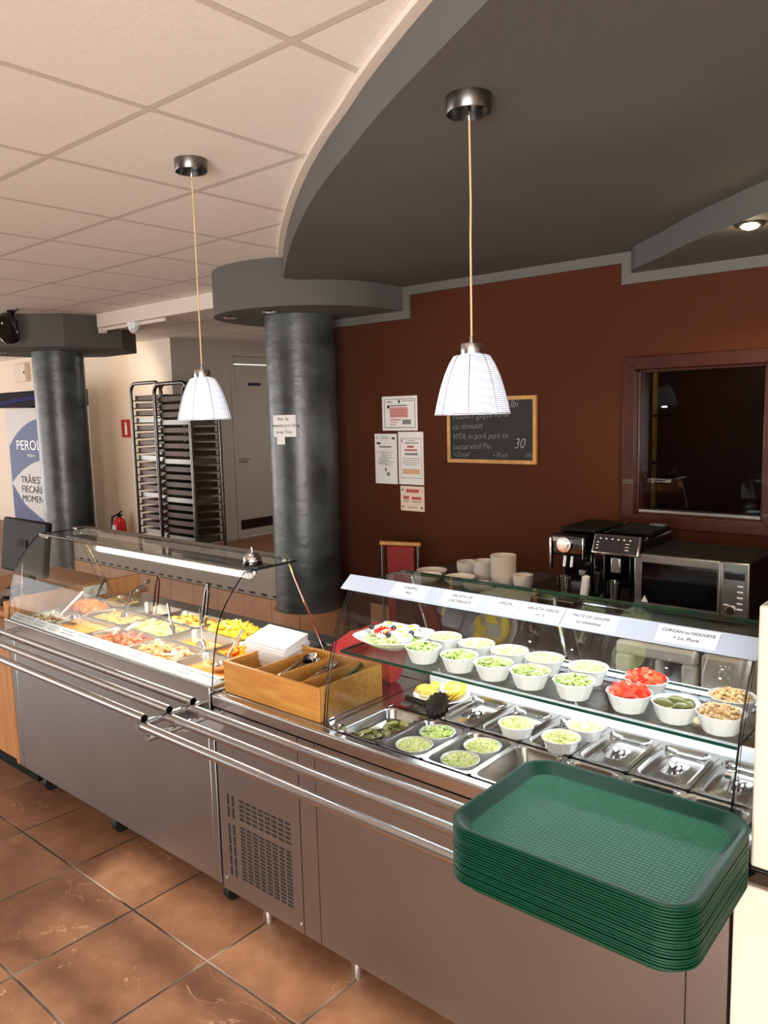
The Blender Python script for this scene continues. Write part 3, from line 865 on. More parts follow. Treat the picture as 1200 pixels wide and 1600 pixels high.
mb.build('back_glass', ['glass_back', 'glass_edge'], cold, smooth=False)
MB().box(-0.535, -0.505, 2.02, 2.03, 1.20, 1.26).build('hinge', 'steel_dark', cold, bevel=0.004)
# sloping white label rail along the top
mb = MB().prism_x([(1.752, 1.282), (1.80, 1.318), (1.803, 1.316), (1.80, 1.289), (1.755, 1.279)], -1.70, -0.468)
rail = mb.build('label_rail', 'rail_blue', cold, smooth=False)
# led strip under the rail and the white back ledge it lights
MB().box(-1.65, -0.50, 1.802, 1.826, 1.268, 1.279).build('led_strip', 'led', cold)
add_light('salad_counter_led', 'AREA', (-1.08, 1.83, 1.262), 1.7, (0.90, 0.95, 1.0), target=(-1.08, 1.92, 0.6), shape='RECTANGLE', size=1.14, size_y=0.03)
MB().box(-1.62, -0.52, 2.035, 2.055, 1.075, 1.087).build('led_strip', 'led', cold)
add_light('salad_well_led', 'AREA', (-1.08, 2.045, 1.070), 3.4, (0.92, 0.96, 1.0), target=(-1.08, 1.92, 0.6), shape='RECTANGLE', size=1.1, size_y=0.02)
MB().box(-1.66, -0.49, 2.150, 2.176, 0.868, 0.905).build('back_ledge', 'white_plastic', cold, bevel=0.003)
# price cards on the rail, hand-lettered
sl = Vector((0, 0.048, 0.036)).normalized()
nr = Vector((0, -0.036, 0.048)).normalized()
ang = math.atan2(0.036, 0.048)
cards = [(-1.44, 0.13, ('SOUFFLE', 'PUI'), 'nearest the square salad dish'), (-1.255, 0.13, ('SALATA DE', 'CASTRAVETI'), 'left of centre'),
         (-1.0, 0.13, ('SALATA VERDE', 'nr. 5'), 'centre'), (-0.865, 0.15, ('PASTE DE LEGUME', 'cu smantana'), 'third from the right end'),
         (-0.625, 0.14, ('CURCAN cu NOUVETE', '+ Lu. Piure'), 'nearest the right end'), (-1.115, 0.09, ('VARZA',), 'with a single word')]
for (cx, wd, lines, where) in cards:
    base = Vector((cx, 1.752, 1.282)) + sl * 0.031 + nr * 0.0012
    t = thing('price_card', 'hand-lettered price card on the salad display rail, ' + where, 'price card', tuple(base), 'price cards on the salad display rail')
    MB().obox(base, (wd, 0.05, 0.0008), (ang, 0, 0)).build('card', 'card', t, smooth=False)
    for i, l in enumerate(lines):
        p = base + sl * (0.006 - 0.019 * i) + nr * 0.0008
        text('lettering', l, 0.0135 if len(l) < 13 else 0.012, (cx, p.y, p.z), (ang, 0, 0), 'ink', t, 0.0002, 0.15, 'CENTER')

# ------------------------------------------------------------------ gastronorm pans
def pan_mesh(w, d, h, t=0.0015, r=0.028, fl=0.007):
    mb = MB()
    L = [rrect(0, 0, w, d, 0.012, -0.002), rrect(0, 0, w, d, 0.012, 0.0), rrect(0, 0, w - 2 * fl, d - 2 * fl, r, 0.0), rrect(0, 0, w - 2 * fl - 0.006, d - 2 * fl - 0.006, r, -0.005),
         rrect(0, 0, w - 2 * fl - 0.016, d - 2 * fl - 0.016, r, -h + 0.012), rrect(0, 0, w - 2 * fl - 0.034, d - 2 * fl - 0.034, r * 0.8, -h)]
    return mb.loft(L, 0, False, True)
def lid_mesh(w, d):
    mb = MB()
    L = [rrect(0, 0, w - 0.002, d - 0.002, 0.012, 0.0), rrect(0, 0, w - 0.002, d - 0.002, 0.012, 0.003), rrect(0, 0, w - 0.026, d - 0.026, 0.03, 0.004), rrect(0, 0, w - 0.032, d - 0.032, 0.028, -0.004),
         rrect(0, 0, w - 0.046, d - 0.046, 0.030, -0.013), rrect(0, 0, w - 0.060, d - 0.075, 0.028, -0.0145)]
    mb.loft(L, 0, False, False)
    # dished floor with a round recess for the handle
    n = len(L[-1])
    ring1 = []
    for p in L[-1]:
        a = math.atan2(p[1], p[0]); ring1.append((0.044 * math.cos(a), 0.044 * math.sin(a), -0.012))
    ring2 = [(p[0] * 0.92, p[1] * 0.92, -0.015) for p in ring1]
    ring2b = [(p[0] * 0.7, p[1] * 0.7, -0.024) for p in ring1]
    ring3 = [(p[0] * 0.35, p[1] * 0.35, -0.028) for p in ring1]
    mb.loft([L[-1], ring1, ring2, ring2b, ring3], 0, False, True)
    return mb
def handle_mesh():
    mb = MB()
    mb.prism_x([(-0.043, -0.013), (-0.024, -0.006), (0.024, -0.006), (0.043, -0.013), (0.026, -0.019), (-0.026, -0.019)], -0.0055, 0.0055)
    return mb
PX = [-1.5425 + 0.162 * k for k in range(7)]
PY = [1.762, 2.018]
ZP = CT + 0.003
pan0 = tag(pan_mesh(0.161, 0.252, 0.10).build('food_pan', 'pan_steel', None), 'x', 'pan', 'steel pans in the salad counter')
lid0 = thing('pan_cover', 'x', 'lid', (0, 0, 0), 'steel lids on the salad counter pans')
lid_mesh(0.161, 0.252).build('plate', 'pan_steel', lid0)
handle_mesh().build('handle', 'chrome', lid0, bevel=0.0015)
pan_lab = {(0, 0): 'open steel pan of pickles at the left front of the salad well', (1, 0): 'open steel pan beside the pickles, holding two salad bowls',
           (2, 0): 'third front steel pan from the left, holding two salad bowls', (3, 0): 'empty open steel pan half hidden by the green trays',
           (4, 0): 'front steel pan mostly under the green trays, fifth from the left', (5, 0): 'front steel pan mostly under the green trays, sixth from the left', (6, 0): 'front steel pan at the right end, behind the green trays',
           (0, 1): 'steel pan under the plate of lemons', (1, 1): 'rear steel pan covered by the lid beside the lemons', (2, 1): 'rear steel pan under the lid with one salad bowl',
           (3, 1): 'rear steel pan under the lid with two salad bowls', (4, 1): 'rear steel pan under the bare lid left of the pair behind the trays', (5, 1): 'rear steel pan under the second bare lid from the right',
           (6, 1): 'rear steel pan at the right end of the salad well'}
lid_lab = {1: 'steel pan lid with round handle recess, beside the plate of lemons', 2: 'steel pan lid carrying one bowl of salad', 3: 'steel pan lid carrying two bowls of salad',
           4: 'bare steel pan lid just right of the two bowls', 5: 'bare steel pan lid behind the middle of the green trays', 6: 'bare steel pan lid at the right end glass'}
first = True
for (i, j), lb in pan_lab.items():
    o = pan0 if first else dup(pan0, (0, 0, 0))
    first = False
    o.location = (PX[i], PY[j], ZP); o['label'] = lb
first = True
for i, lb in lid_lab.items():
    o = lid0 if first else dup(lid0, (0, 0, 0))
    first = False
    o.location = (PX[i], PY[1], ZP + 0.0005); o['label'] = lb
o = dup(lid0, (PX[0], PY[1], ZP + 0.0005), 'steel pan lid under the plate of lemons')

# ------------------------------------------------------------------ salad bowls
def bowl_mesh():
    mb = MB()
    prof = [(0.033, 0.0), (0.037, 0.002), (0.045, 0.021), (0.051, 0.038), (0.0548, 0.046), (0.0530, 0.0465), (0.049, 0.037), (0.043, 0.021), (0.034, 0.006)]
    seg = 48
    loops = []
    for k, (r, z) in enumerate(prof):
        loops.append([((r + (0.0007 * math.cos(12 * 2 * PI * i / seg) if 1 <= k <= 4 else 0)) * math.cos(2 * PI * i / seg),
                       (r + (0.0007 * math.cos(12 * 2 * PI * i / seg) if 1 <= k <= 4 else 0)) * math.sin(2 * PI * i / seg), z) for i in range(seg)])
    return mb.loft(loops, 0, True, True)
def heap(seed, R, z0, hgt, n, size, mis, base_mi=0, shape='sliver'):
    """mound of many small pieces inside a bowl of radius R"""
    rnd = random.Random(seed)
    mb = MB()
    rings = []
    for k in range(6):
        q = k / 5
        rings.append([((R * (1 - q) + 0.001) * math.cos(2 * PI * i / 20), (R * (1 - q) + 0.001) * math.sin(2 * PI * i / 20), z0 + hgt * (1 - (1 - q) ** 2) + rnd.uniform(-.0015, .0015)) for i in range(20)])
    mb.loft(rings, base_mi)
    for _ in range(n):
        a = rnd.uniform(0, 2 * PI); r = R * 0.94 * math.sqrt(rnd.random())
        z = z0 + hgt * (1 - (r / R) ** 2) + rnd.uniform(0.0, size[2])
        e = (rnd.uniform(-.7, .7), rnd.uniform(-.7, .7), rnd.uniform(0, 2 * PI))
        s = [v * rnd.uniform(0.6, 1.25) for v in size]
        c = (r * math.cos(a), r * math.sin(a), z)
        mi = rnd.choice(mis)
        if shape == 'ball': mb.ball(c, (s[0] / 2, s[1] / 2, s[2] / 2), mi, 8, 6, e)
        else: mb.obox(c, s, e, mi)
    return mb
bowl0 = bowl_mesh().build('salad_bowl', 'white_gloss', None)
tag(bowl0, 'x', 'bowl', 'white salad bowls in the display')
SAL = ['cabbage', 'cabbage2', 'cabbage3', 'cucumber', 'cuke_skin']
kinds = {}
def food(kind):
    if kind in kinds: return kinds[kind].data
    if kind.startswith('slaw'):
        s = int(kind[-1])
        o = heap(11 + s, 0.0485, 0.0365, 0.014, 260, (0.014, 0.0035, 0.0022), [0, 0, 0, 1, 2, 2, 2]).build('cabbage_salad', SAL, None, smooth=False)
    elif kind.startswith('cuke'):
        s = int(kind[-1])
        o = heap(31 + s, 0.0485, 0.0365, 0.014, 140, (0.013, 0.007, 0.003), [0, 3, 3, 2, 4, 1]).build('cucumber_salad', SAL, None, smooth=False)
    elif kind == 'tomato':
        o = heap(51, 0.047, 0.0365, 0.016, 66, (0.016, 0.014, 0.011), [0, 0, 1]).build('diced_tomato', ['tomato', 'tomato2'], None, bevel=0.0025)
    elif kind == 'bean':
        o = heap(61, 0.0475, 0.0365, 0.015, 100, (0.014, 0.009, 0.008), [0], shape='ball').build('bean_salad', ['bean'], None)
    o['kind'] = 'stuff'
    o['category'] = {'slaw': 'salad', 'cuke': 'salad', 'toma': 'salad', 'bean': 'salad'}[kind[:4]]
    kinds[kind] = o
    o['fresh'] = 1
    return o.data
def put_bowl(x, y, z, kind, lab, flab, n=[0]):
    b = bowl0 if n[0] == 0 else dup(bowl0, (0, 0, 0))
    n[0] += 1
    b.location = (x, y, z); b['label'] = lab
    if kind == 'pickle': return b
    food(kind)
    src = kinds[kind]
    if 'fresh' in src:
        del src['fresh']; o = src
    else: o = dup(src, (0, 0, 0))
    o.location = (x, y, z); o.rotation_euler = (0, 0, n[0] * 1.7)
    o['label'] = flab
    return b
ZS = 1.0955
BW = [(-1.392, 1.776, 'cuke0', 'front row bowl of salad beside the square dish'), (-1.262, 1.774, 'cuke1', 'second front row bowl of salad from the square dish'), (-1.148, 1.774, 'cuke0', 'third front row bowl of salad from the square dish'),
      (-1.033, 1.774, 'cuke1', 'fourth front row bowl of salad from the square dish'), (-0.905, 1.774, 'cuke0', 'front row bowl of green salad just left of the tomatoes'),
      (-1.405, 1.898, 'slaw0', 'back row bowl of cabbage nearest the square dish'), (-1.285, 1.896, 'slaw1', 'second back row bowl of cabbage from the square dish'), (-1.170, 1.894, 'slaw0', 'third back row bowl of cabbage from the square dish'),
      (-1.055, 1.892, 'slaw1', 'fourth back row bowl of cabbage from the square dish'), (-0.925, 1.892, 'slaw0', 'back row bowl of cabbage just left of the tomatoes'),
      (-0.760, 1.776, 'tomato', 'front row bowl heaped with diced tomato'), (-0.765, 1.892, 'tomato', 'back row bowl of sliced tomato'),
      (-0.648, 1.778, 'pickle', 'front row bowl of pickled cucumber halves'), (-0.545, 1.776, 'bean', 'front row bowl of beige bean salad at the right end'), (-0.556, 1.895, 'bean', 'back row bowl of beige bean salad at the right end')]
names = {'cuke': 'chopped cucumber salad', 'slaw': 'shredded cabbage salad', 'toma': 'diced tomato', 'bean': 'beige bean salad'}
for (x, y, k, d_) in BW:
    put_bowl(x, y, ZS, k, 'white ' + d_ + ' on the glass shelf', (names.get(k[:4], '') + ' filling the ' + d_))
LW = [(-1.172, 1.935, ZP - 0.0085, 'slaw1', 'white bowl of cabbage alone on a steel lid', 'shredded cabbage in the bowl alone on a steel lid'),
      (-1.022, 1.925, ZP - 0.0085, 'slaw0', 'front white bowl of the two on one steel lid', 'shredded cabbage in the front bowl of the two on a lid'),
      (-1.005, 2.040, ZP - 0.0085, 'slaw1', 'rear white bowl of the two on one steel lid', 'shredded cabbage in the rear bowl of the two on a lid'),
      (-1.375, 1.703, ZP - 0.047, 'slaw0', 'front white bowl sunk in the pan beside the pickles', 'shredded cabbage in the front bowl sunk beside the pickles'),
      (-1.375, 1.816, ZP - 0.047, 'cuke1', 'rear white bowl sunk in the pan beside the pickles', 'chopped cucumber in the rear bowl sunk beside the pickles'),
      (-1.213, 1.703, ZP - 0.047, 'slaw1', 'front white bowl sunk in the third front pan', 'shredded cabbage in the front bowl of the third front pan'),
      (-1.213, 1.816, ZP - 0.047, 'slaw0', 'rear white bowl sunk in the third front pan', 'shredded cabbage in the rear bowl of the third front pan')]
for (x, y, z, k, a, b) in LW: put_bowl(x, y, z, k, a, b)
# steel risers the sunken bowls stand on (perforated false bottoms)
for i in (1, 2):
    tag(MB().loft([rrect(PX[i], PY[0], 0.125, 0.215, 0.02, ZP - 0.0495), rrect(PX[i], PY[0], 0.125, 0.215, 0.02, ZP - 0.0475)]).build('pan_insert', 'pan_steel', None, at=(PX[i], PY[0], ZP - 0.05)),
        'flat steel insert under the two bowls in the %s' % ('pan beside the pickles' if i == 1 else 'third front pan'), 'pan insert', 'flat inserts in the salad pans')
# pickle halves in the front bowl
pk0 = None
def pickle_half(mb, L=0.022, r=0.0115):
    loops = []
    for k in range(9):
        q = -1 + 2 * k / 8
        rr = r * math.sqrt(max(0.0, 1 - q * q * 0.96))
        loops.append([(q * L, rr * math.cos(PI * i / 8), rr * math.sin(PI * i / 8)) for i in range(9)])
    mb.loft(loops, 0, True, True)
    # pale cut face
    n = 9
    mb.add([(l[0][0], l[0][1], -0.0002) for l in loops] + [(l[-1][0], l[-1][1], -0.0002) for l in reversed(loops)], [tuple(range(18))], 1)
    return mb
for k, (dx, dy, rz, rx) in enumerate(((-0.022, -0.012, 0.3, 0.4), (0.020, -0.010, 0.9, -0.3), (0.0, 0.018, 0.1, 0.2), (-0.024, 0.016, 1.4, 2.6), (0.026, 0.016, 2.2, 0.3), (0.002, -0.022, 2.9, 2.9))):
    if pk0 is None:
        pk0 = pickle_half(MB(), 0.026, 0.014).build('pickle_half', ['pickle', 'pickle_cut'], None)
        o = pk0
        tag(o, 'green pickled cucumber half in the white bowl beside the bean salad', 'pickle', 'pickle halves in the white bowl')
    else: o = dup(pk0, (0, 0, 0))
    o.location = (-0.648 + dx, 1.778 + dy, ZS + 0.038); o.rotation_euler = (rx, 0.1, rz)
o = tag(MB().lathe([(0.041, 0.022), (0.0465, 0.033)], (-0.648, 1.778, ZS), 24).build('pickle_brine', 'brine', None, at=(-0.648, 1.778, ZS)), 'dark pickle brine in the white bowl beside the bean salad', 'brine', kind='stuff')
# pickles in the front left pan
rnd = random.Random(8)
o = tag(MB().loft([rrect(PX[0], PY[0], 0.122, 0.212, 0.02, ZP - 0.06), rrect(PX[0], PY[0], 0.128, 0.218, 0.02, ZP - 0.032)]).build('pickle_brine', 'brine', None, at=(PX[0], PY[0], ZP - 0.08)), 'dark brine in the open steel pan of pickles', 'brine', kind='stuff')
pp = None
spots = []
while len(spots) < 24:
    p = (rnd.uniform(-0.046, 0.046), rnd.uniform(-0.085, 0.085))
    if all((p[0] - q[0]) ** 2 + (p[1] - q[1]) ** 2 > 0.017 ** 2 for q in spots): spots.append(p)
for k, (dx, dy) in enumerate(spots):
    if pp is None:
        pp = pickle_half(MB(), 0.020, 0.0135).build('sliced_pickle', ['pickle', 'pickle_cut'], None)
        o = pp
        tag(o, 'small sliced pickle in the open steel pan at the left', 'pickle', 'sliced pickles in the steel pan')
    else: o = dup(pp, (0, 0, 0))
    o.location = (PX[0] + dx, PY[0] + dy, ZP - 0.030 + rnd.uniform(0, 0.010)); o.rotation_euler = (rnd.choice((0.3, -0.4, 2.7, PI)), rnd.uniform(-.25, .25), rnd.uniform(0, PI))

# ------------------------------------------------------------------ square dish with egg, olives and ketchup
def squarish(s, R, z, p=0.62):
    out = []
    for i in range(48):
        a = 2 * PI * i / 48
        k = 1.0 / (abs(math.cos(a)) ** 1.45 + abs(math.sin(a)) ** 1.45) ** (1 / 1.45)
        out.append((R * k * math.cos(a), R * k * math.sin(a) , z + (0.006 * (abs(math.cos(2 * a)) ** 3) if s else 0)))
    return out
dz = ZS
dmat = MB().loft([squarish(0, 0.062, 0.0), squarish(0, 0.068, 0.002), squarish(1, 0.112, 0.028), squarish(1, 0.132, 0.034), squarish(1, 0.130, 0.036), squarish(1, 0.108, 0.0305), squarish(0, 0.066, 0.006)])
dish = tag(dmat.build('salad_dish', 'white_gloss', None), 'pointed white square dish of egg salad at the left end of the glass shelf', 'dish')
dish.location = (-1.566, 1.848, dz); dish.rotation_euler = (0, 0, PI / 4 + 0.02)
o = heap(71, 0.092, 0.020, 0.016, 190, (0.017, 0.006, 0.003), [0, 1, 2, 2]).build('dish_salad', SAL, None, smooth=False)
o.location = (-1.566, 1.848, dz)
tag(o, 'shredded salad under the egg slices in the square dish', 'salad', kind='stuff')
eg0 = None
for k, (dx, dy, rz, w_) in enumerate(((-0.045, 0.01, 0.4, 'left'), (-0.01, -0.03, 1.0, 'front'), (0.03, -0.005, 2.0, 'middle'), (0.055, 0.035, 2.8, 'right rear'), (-0.01, 0.04, 0.1, 'rear'), (0.02, 0.062, 0.9, 'far corner'), (-0.062, 0.048, 2.2, 'left rear'), (0.07, -0.03, 1.6, 'right front'))):
    if eg0 is None:
        mb = MB()
        mb.ball((0, 0, 0), (0.029, 0.022, 0.008), 0, 18, 8); mb.ball((0.003, 0, 0.004), (0.0125, 0.012, 0.006), 1, 14, 6)
        eg0 = mb.build('egg_slice', ['egg_white', 'egg_yolk'], None); o = eg0
        tag(o, 'x', 'egg', 'egg slices in the square dish')
    else: o = dup(eg0, (0, 0, 0))
    o.location = (-1.566 + dx, 1.848 + dy, dz + 0.043); o.rotation_euler = (0.25, -0.2, rz)
    o['label'] = 'boiled egg slice at the %s of the square dish' % w_
ol0 = None
for (dx, dy, w_) in ((-0.083, -0.012, 'left corner'), (-0.012, 0.014, 'middle'), (0.022, -0.052, 'front edge'), (0.068, 0.004, 'right side')):
    if ol0 is None:
        ol0 = MB().ball((0, 0, 0), (0.0105, 0.0095, 0.0095), 0, 16, 10).build('black_olive', 'olive', None); o = ol0
        tag(o, 'x', 'olive', 'black olives in the square dish')
    else: o = dup(ol0, (0, 0, 0))
    o.location = (-1.566 + dx, 1.848 + dy, dz + 0.050); o['label'] = 'black olive at the %s of the square dish' % w_
mb = MB()
rnd = random.Random(3)
for k in range(5):
    x = -0.055 + 0.012 * k
    mb.tube([(x, 0.012 + rnd.uniform(-.01, .01), 0.050), (x + 0.010, -0.012, 0.0515), (x + 0.004, -0.034, 0.048), (x + 0.018, -0.044, 0.046)], 0.0034, 7)
o = mb.build('ketchup', 'ketchup', None); o.location = (-1.566, 1.848, dz)
tag(o, 'streaks of red ketchup over the eggs in the square dish', 'sauce', kind='stuff')

# ------------------------------------------------------------------ lemons
ZL = ZP + 0.005
pl = tag(MB().lathe([(0.055, 0), (0.058, 0.001), (0.088, 0.010), (0.096, 0.013), (0.0945, 0.015), (0.086, 0.0125), (0.056, 0.004)], seg=48).build('lemon_plate', 'white_gloss', None), 'round white plate of cut lemons on a steel lid', 'plate')
pl.location = (-1.525, 2.040, ZL)
lw0 = ls0 = None
def wedge():
    mb = MB()
    L = []
    for k in range(11):
        q = -1 + 2 * k / 10
        rr = 0.024 * math.sqrt(max(0.02, 1 - q * q))
        arcp = [(q * 0.032, rr * math.cos(a), rr * math.sin(a)) for a in [math.radians(45 + 90 * i / 8) for i in range(9)]]
        L.append([(q * 0.032, 0, 0)] + arcp)
    mb.loft(L, 0)
    for side in (1, -1):
        vs = [(l[0][0], 0, 0) for l in (L[0], L[-1])]
        e = [L[k][1 if side == 1 else -1] for k in range(11)]
        mb.add([(-0.032, 0.0006 * side, 0)] + [(p[0], p[1] + 0.0006 * side, p[2]) for p in e] + [(0.032, 0.0006 * side, 0)], [tuple(range(13))], 1)
    return mb
for k, (dx, dy, rz, w_) in enumerate(((-0.060, -0.020, 1.1, 'left edge'), (-0.045, 0.020, 2.0, 'upper left'), (-0.020, -0.045, 0.4, 'front'), (0.0, 0.055, 1.5, 'rear'))):
    if lw0 is None:
        lw0 = wedge().build('lemon_wedge', ['lemon', 'lemon_flesh'], None); o = lw0; tag(o, 'x', 'lemon', 'lemon wedges on the plate')
    else: o = dup(lw0, (0, 0, 0))
    o.location = (-1.525 + dx, 2.040 + dy, ZL + 0.0145); o.rotation_euler = (0.3 if k % 2 else -0.3, 0, rz); o['label'] = 'yellow lemon wedge at the %s of the white plate' % w_
for k in range(7):
    if ls0 is None:
        mb = MB(); mb.lathe([(0.030, -0.002), (0.0308, 0.0), (0.030, 0.002)], seg=28, mi=0); mb.lathe([(0.0235, 0.0021), (0.0235, 0.0026)], seg=28, mi=1); mb.lathe([(0.0235, -0.0026), (0.0235, -0.0021)], seg=28, mi=1)
        ls0 = mb.build('lemon_slice', ['lemon', 'lemon_flesh'], None); o = ls0; tag(o, 'x', 'lemon', 'lemon slices on the plate')
    else: o = dup(ls0, (0, 0, 0))
    a = -0.9 + 0.33 * k
    o.location = (-1.512 + 0.045 * math.cos(a), 2.045 + 0.045 * math.sin(a), ZL + 0.0225 + 0.0003 * k); o.rotation_euler = (0, -0.72, a + 0.4)
    o['label'] = 'lemon slice in the fanned row on the white plate, %s from the front' % ordinal(k + 1)

# ------------------------------------------------------------------ scalloped salad tongs lying by the lemons
tg = thing('serving_tongs', 'dark scalloped steel serving tongs between the lemons and the pickles', 'tongs', (-1.45, 1.90, ZP))
for dzz, tilt in ((0.0, 0.06), (0.016, 0.10)):
    mb = MB()
    loops = []
    c = Vector((-1.417, 1.878, ZP + 0.012 + dzz))
    for rr, zz in ((0.012, 0.0), (0.030, 0.002), (0.040, 0.007), (0.040, 0.0085), (0.028, 0.004), (0.010, 0.002)):
        loops.append([c + Vector((0, 0, 0.026)) + Matrix.Rotation(0.75, 3, 'X') @ Vector(((rr + (0.003 * math.cos(14 * 2 * PI * i / 56) if rr > 0.02 else 0)) * math.cos(2 * PI * i / 56), (rr + (0.003 * math.cos(14 * 2 * PI * i / 56) if rr > 0.02 else 0)) * math.sin(2 * PI * i / 56), zz)) for i in range(56)])
    mb.loft(loops)
    mb.tube([c + Vector((-0.02, 0.006, 0.020)), c + Vector((-0.08, 0.024, 0.012)), c + Vector((-0.165, 0.045, 0.012 - dzz * 0.6))], [0.007, 0.005, 0.006], 8)
    mb.build('scalloped_arm', 'tong_dark', tg)

# ------------------------------------------------------------------ cutlery caddy with napkins and cutlery
bx0, bx1, by0, by1, bz0, bz1 = -2.178, -1.705, 1.645, 1.945, CT + 0.001, CT + 0.113
cd = thing('cutlery_caddy', 'varnished wooden cutlery box with compartments, between the two counters', 'cutlery box', ((bx0 + bx1) / 2, 1.8, bz0))
tk = 0.012
MB().box(bx0, bx1, by0, by0 + tk, bz0, bz1).build('front_board', 'wood', cd, bevel=0.002)
MB().box(bx0, bx1, by1 - tk, by1, bz0, bz1).build('back_board', 'wood', cd, bevel=0.002)
for x in (bx0, bx1 - tk):
    MB().box(x, x + tk, by0 + tk, by1 - tk, bz0, bz1).build('end_board', 'wood', cd, bevel=0.002)
divs = (-2.030, -1.918, -1.808)
for x in divs:
    MB().box(x, x + 0.008, by0 + tk, by1 - tk, bz0 + 0.008, bz1 - 0.004).build('divider', 'wood', cd, bevel=0.0015)
MB().box(bx0 + tk, bx1 - tk, by0 + tk, by1 - tk, bz0, bz0 + 0.008).build('bottom_board', 'wood', cd)
# napkins: folded squares leaning in the first compartment
random.seed(2)
nap0 = None
for k in range(9):
    if nap0 is None:
        mb = MB()
        for i in range(2):
            mb.box(-0.085, 0.085, -0.085, 0.085, 0.0045 * i, 0.0045 * i + 0.004)
        nap0 = mb.build('folded_napkin', 'napkin', None, bevel=0.0016); o = nap0; tag(o, 'x', 'napkin', 'white napkins in the cutlery box')
    else: o = dup(nap0, (0, 0, 0))
    o.location = (-2.155 - 0.0010 * k + random.uniform(-.003, .003), 1.882 + random.uniform(-.003, .003), bz0 + 0.060 + 0.0098 * k)
    o.rotation_euler = (0.06, 0.14, 0.16 + random.uniform(-.05, .05) + 0.02 * k)
    o['label'] = ('topmost white folded napkin of the pile on the wooden cutlery box' if k == 8 else 'white folded napkin, %s from the bottom of the pile on the cutlery box' % ordinal(k + 1))
# cutlery
def spoon_mb(L=0.185):
    mb = MB()
    loops = []
    for (x, w, z) in ((-L / 2, 0.006, 0.0), (-L / 2 + 0.01, 0.009, 0.001), (-0.03, 0.006, 0.003), (0.02, 0.0035, 0.006), (0.04, 0.005, 0.004), (0.055, 0.018, -0.001), (0.07, 0.0215, -0.004), (0.083, 0.018, -0.003), (0.0925, 0.006, 0.002)):
        b = 0.006 if x > 0.05 and x < 0.09 else 0.0
        loops.append([(x, -w, z + b * 0.6), (x, -w * 0.5, z - b * 0.4), (x, 0, z - b * 0.8), (x, w * 0.5, z - b * 0.4), (x, w, z + b * 0.6), (x, w * 0.5, z - b * 0.4 + 0.0014), (x, 0, z - b * 0.8 + 0.0014), (x, -w * 0.5, z - b * 0.4 + 0.0014)])
    return mb.loft(loops)
def fork_mb():
    mb = MB()
    loops = []
    for (x, w, z) in ((-0.095, 0.006, 0.0), (-0.085, 0.009, 0.001), (-0.03, 0.006, 0.003), (0.02, 0.0035, 0.006), (0.035, 0.006, 0.005), (0.05, 0.012, 0.0)):
        loops.append([(x, -w, z), (x, w, z), (x, w, z + 0.0016), (x, -w, z + 0.0016)])
    mb.loft(loops)
    for k in range(4):
        y = -0.0105 + 0.007 * k
        mb.obox((0.071, y, 0.0012), (0.045, 0.0032, 0.0016), (0, -0.08, 0))
    return mb
def knife_mb():
    mb = MB()
    loops = []
    for (x, a, b) in ((-0.10, -0.006, 0.006), (-0.02, -0.0065, 0.0065), (0.0, -0.008, 0.007), (0.08, -0.010, 0.007), (0.105, -0.002, 0.007)):
        loops.append([(x, a, 0), (x, b, 0), (x, b, 0.0022), (x, a, 0.0022)])
    return mb.loft(loops)
sp0 = spoon_mb().build('table_spoon', 'chrome', None); tag(sp0, 'x', 'spoon', 'steel spoons in the cutlery box')
fk0 = fork_mb().build('table_fork', 'chrome', None, bevel=0.0005); tag(fk0, 'x', 'fork', 'steel forks in the cutlery box')
kn0 = knife_mb().build('table_knife', 'chrome', None, bevel=0.0006); tag(kn0, 'x', 'knife', 'steel knives in the cutlery box')
cut = [(sp0, 1, -1.968, 'steel spoon lying in the second compartment of the cutlery box', 5), (fk0, 2, -1.860, 'steel fork lying in the third compartment of the cutlery box', 4), (kn0, 3, -1.755, 'steel knife lying in the last compartment of the cutlery box', 3)]
rnd = random.Random(12)
for (src, ci, cx, lb, n) in cut:
    for k in range(n):
        o = src if k == 0 else dup(src, (0, 0, 0))
        o.location = (cx + rnd.uniform(-.018, .018), 1.80 + rnd.uniform(-.02, .02), bz0 + 0.058 + 0.009 * k)
        o.rotation_euler = (rnd.uniform(-.2, .2), -0.22 + rnd.uniform(-.04, .04), PI / 2 + rnd.uniform(-.13, .13)); o['label'] = lb
# black-handled tongs leaning at the far right of the box, wooden spatula by the napkins
t = thing('kitchen_knife', 'knife with a dark handle leaning in the last compartment of the cutlery box', 'knife', (-1.745, 1.87, bz0 + 0.02))
MB().tube([(-1.762, 1.80, bz0 + 0.07), (-1.730, 1.875, bz0 + 0.126)], [0.007, 0.008], 10).build('handle', 'black', t)
MB().obox((-1.785, 1.748, bz0 + 0.040), (0.002, 0.13, 0.016), (0.61, 0, 0.40)).build('blade', 'steel', t)
o = tag(MB().tube([(-2.10, 1.70, bz0 + 0.045), (-2.05, 1.76, bz0 + 0.075)], [0.014, 0.010], 8).build('wooden_spatula', 'frame_wood', None, at=(-2.08, 1.73, bz0 + 0.04)), 'short wooden spatula in front of the napkins in the cutlery box', 'spatula')

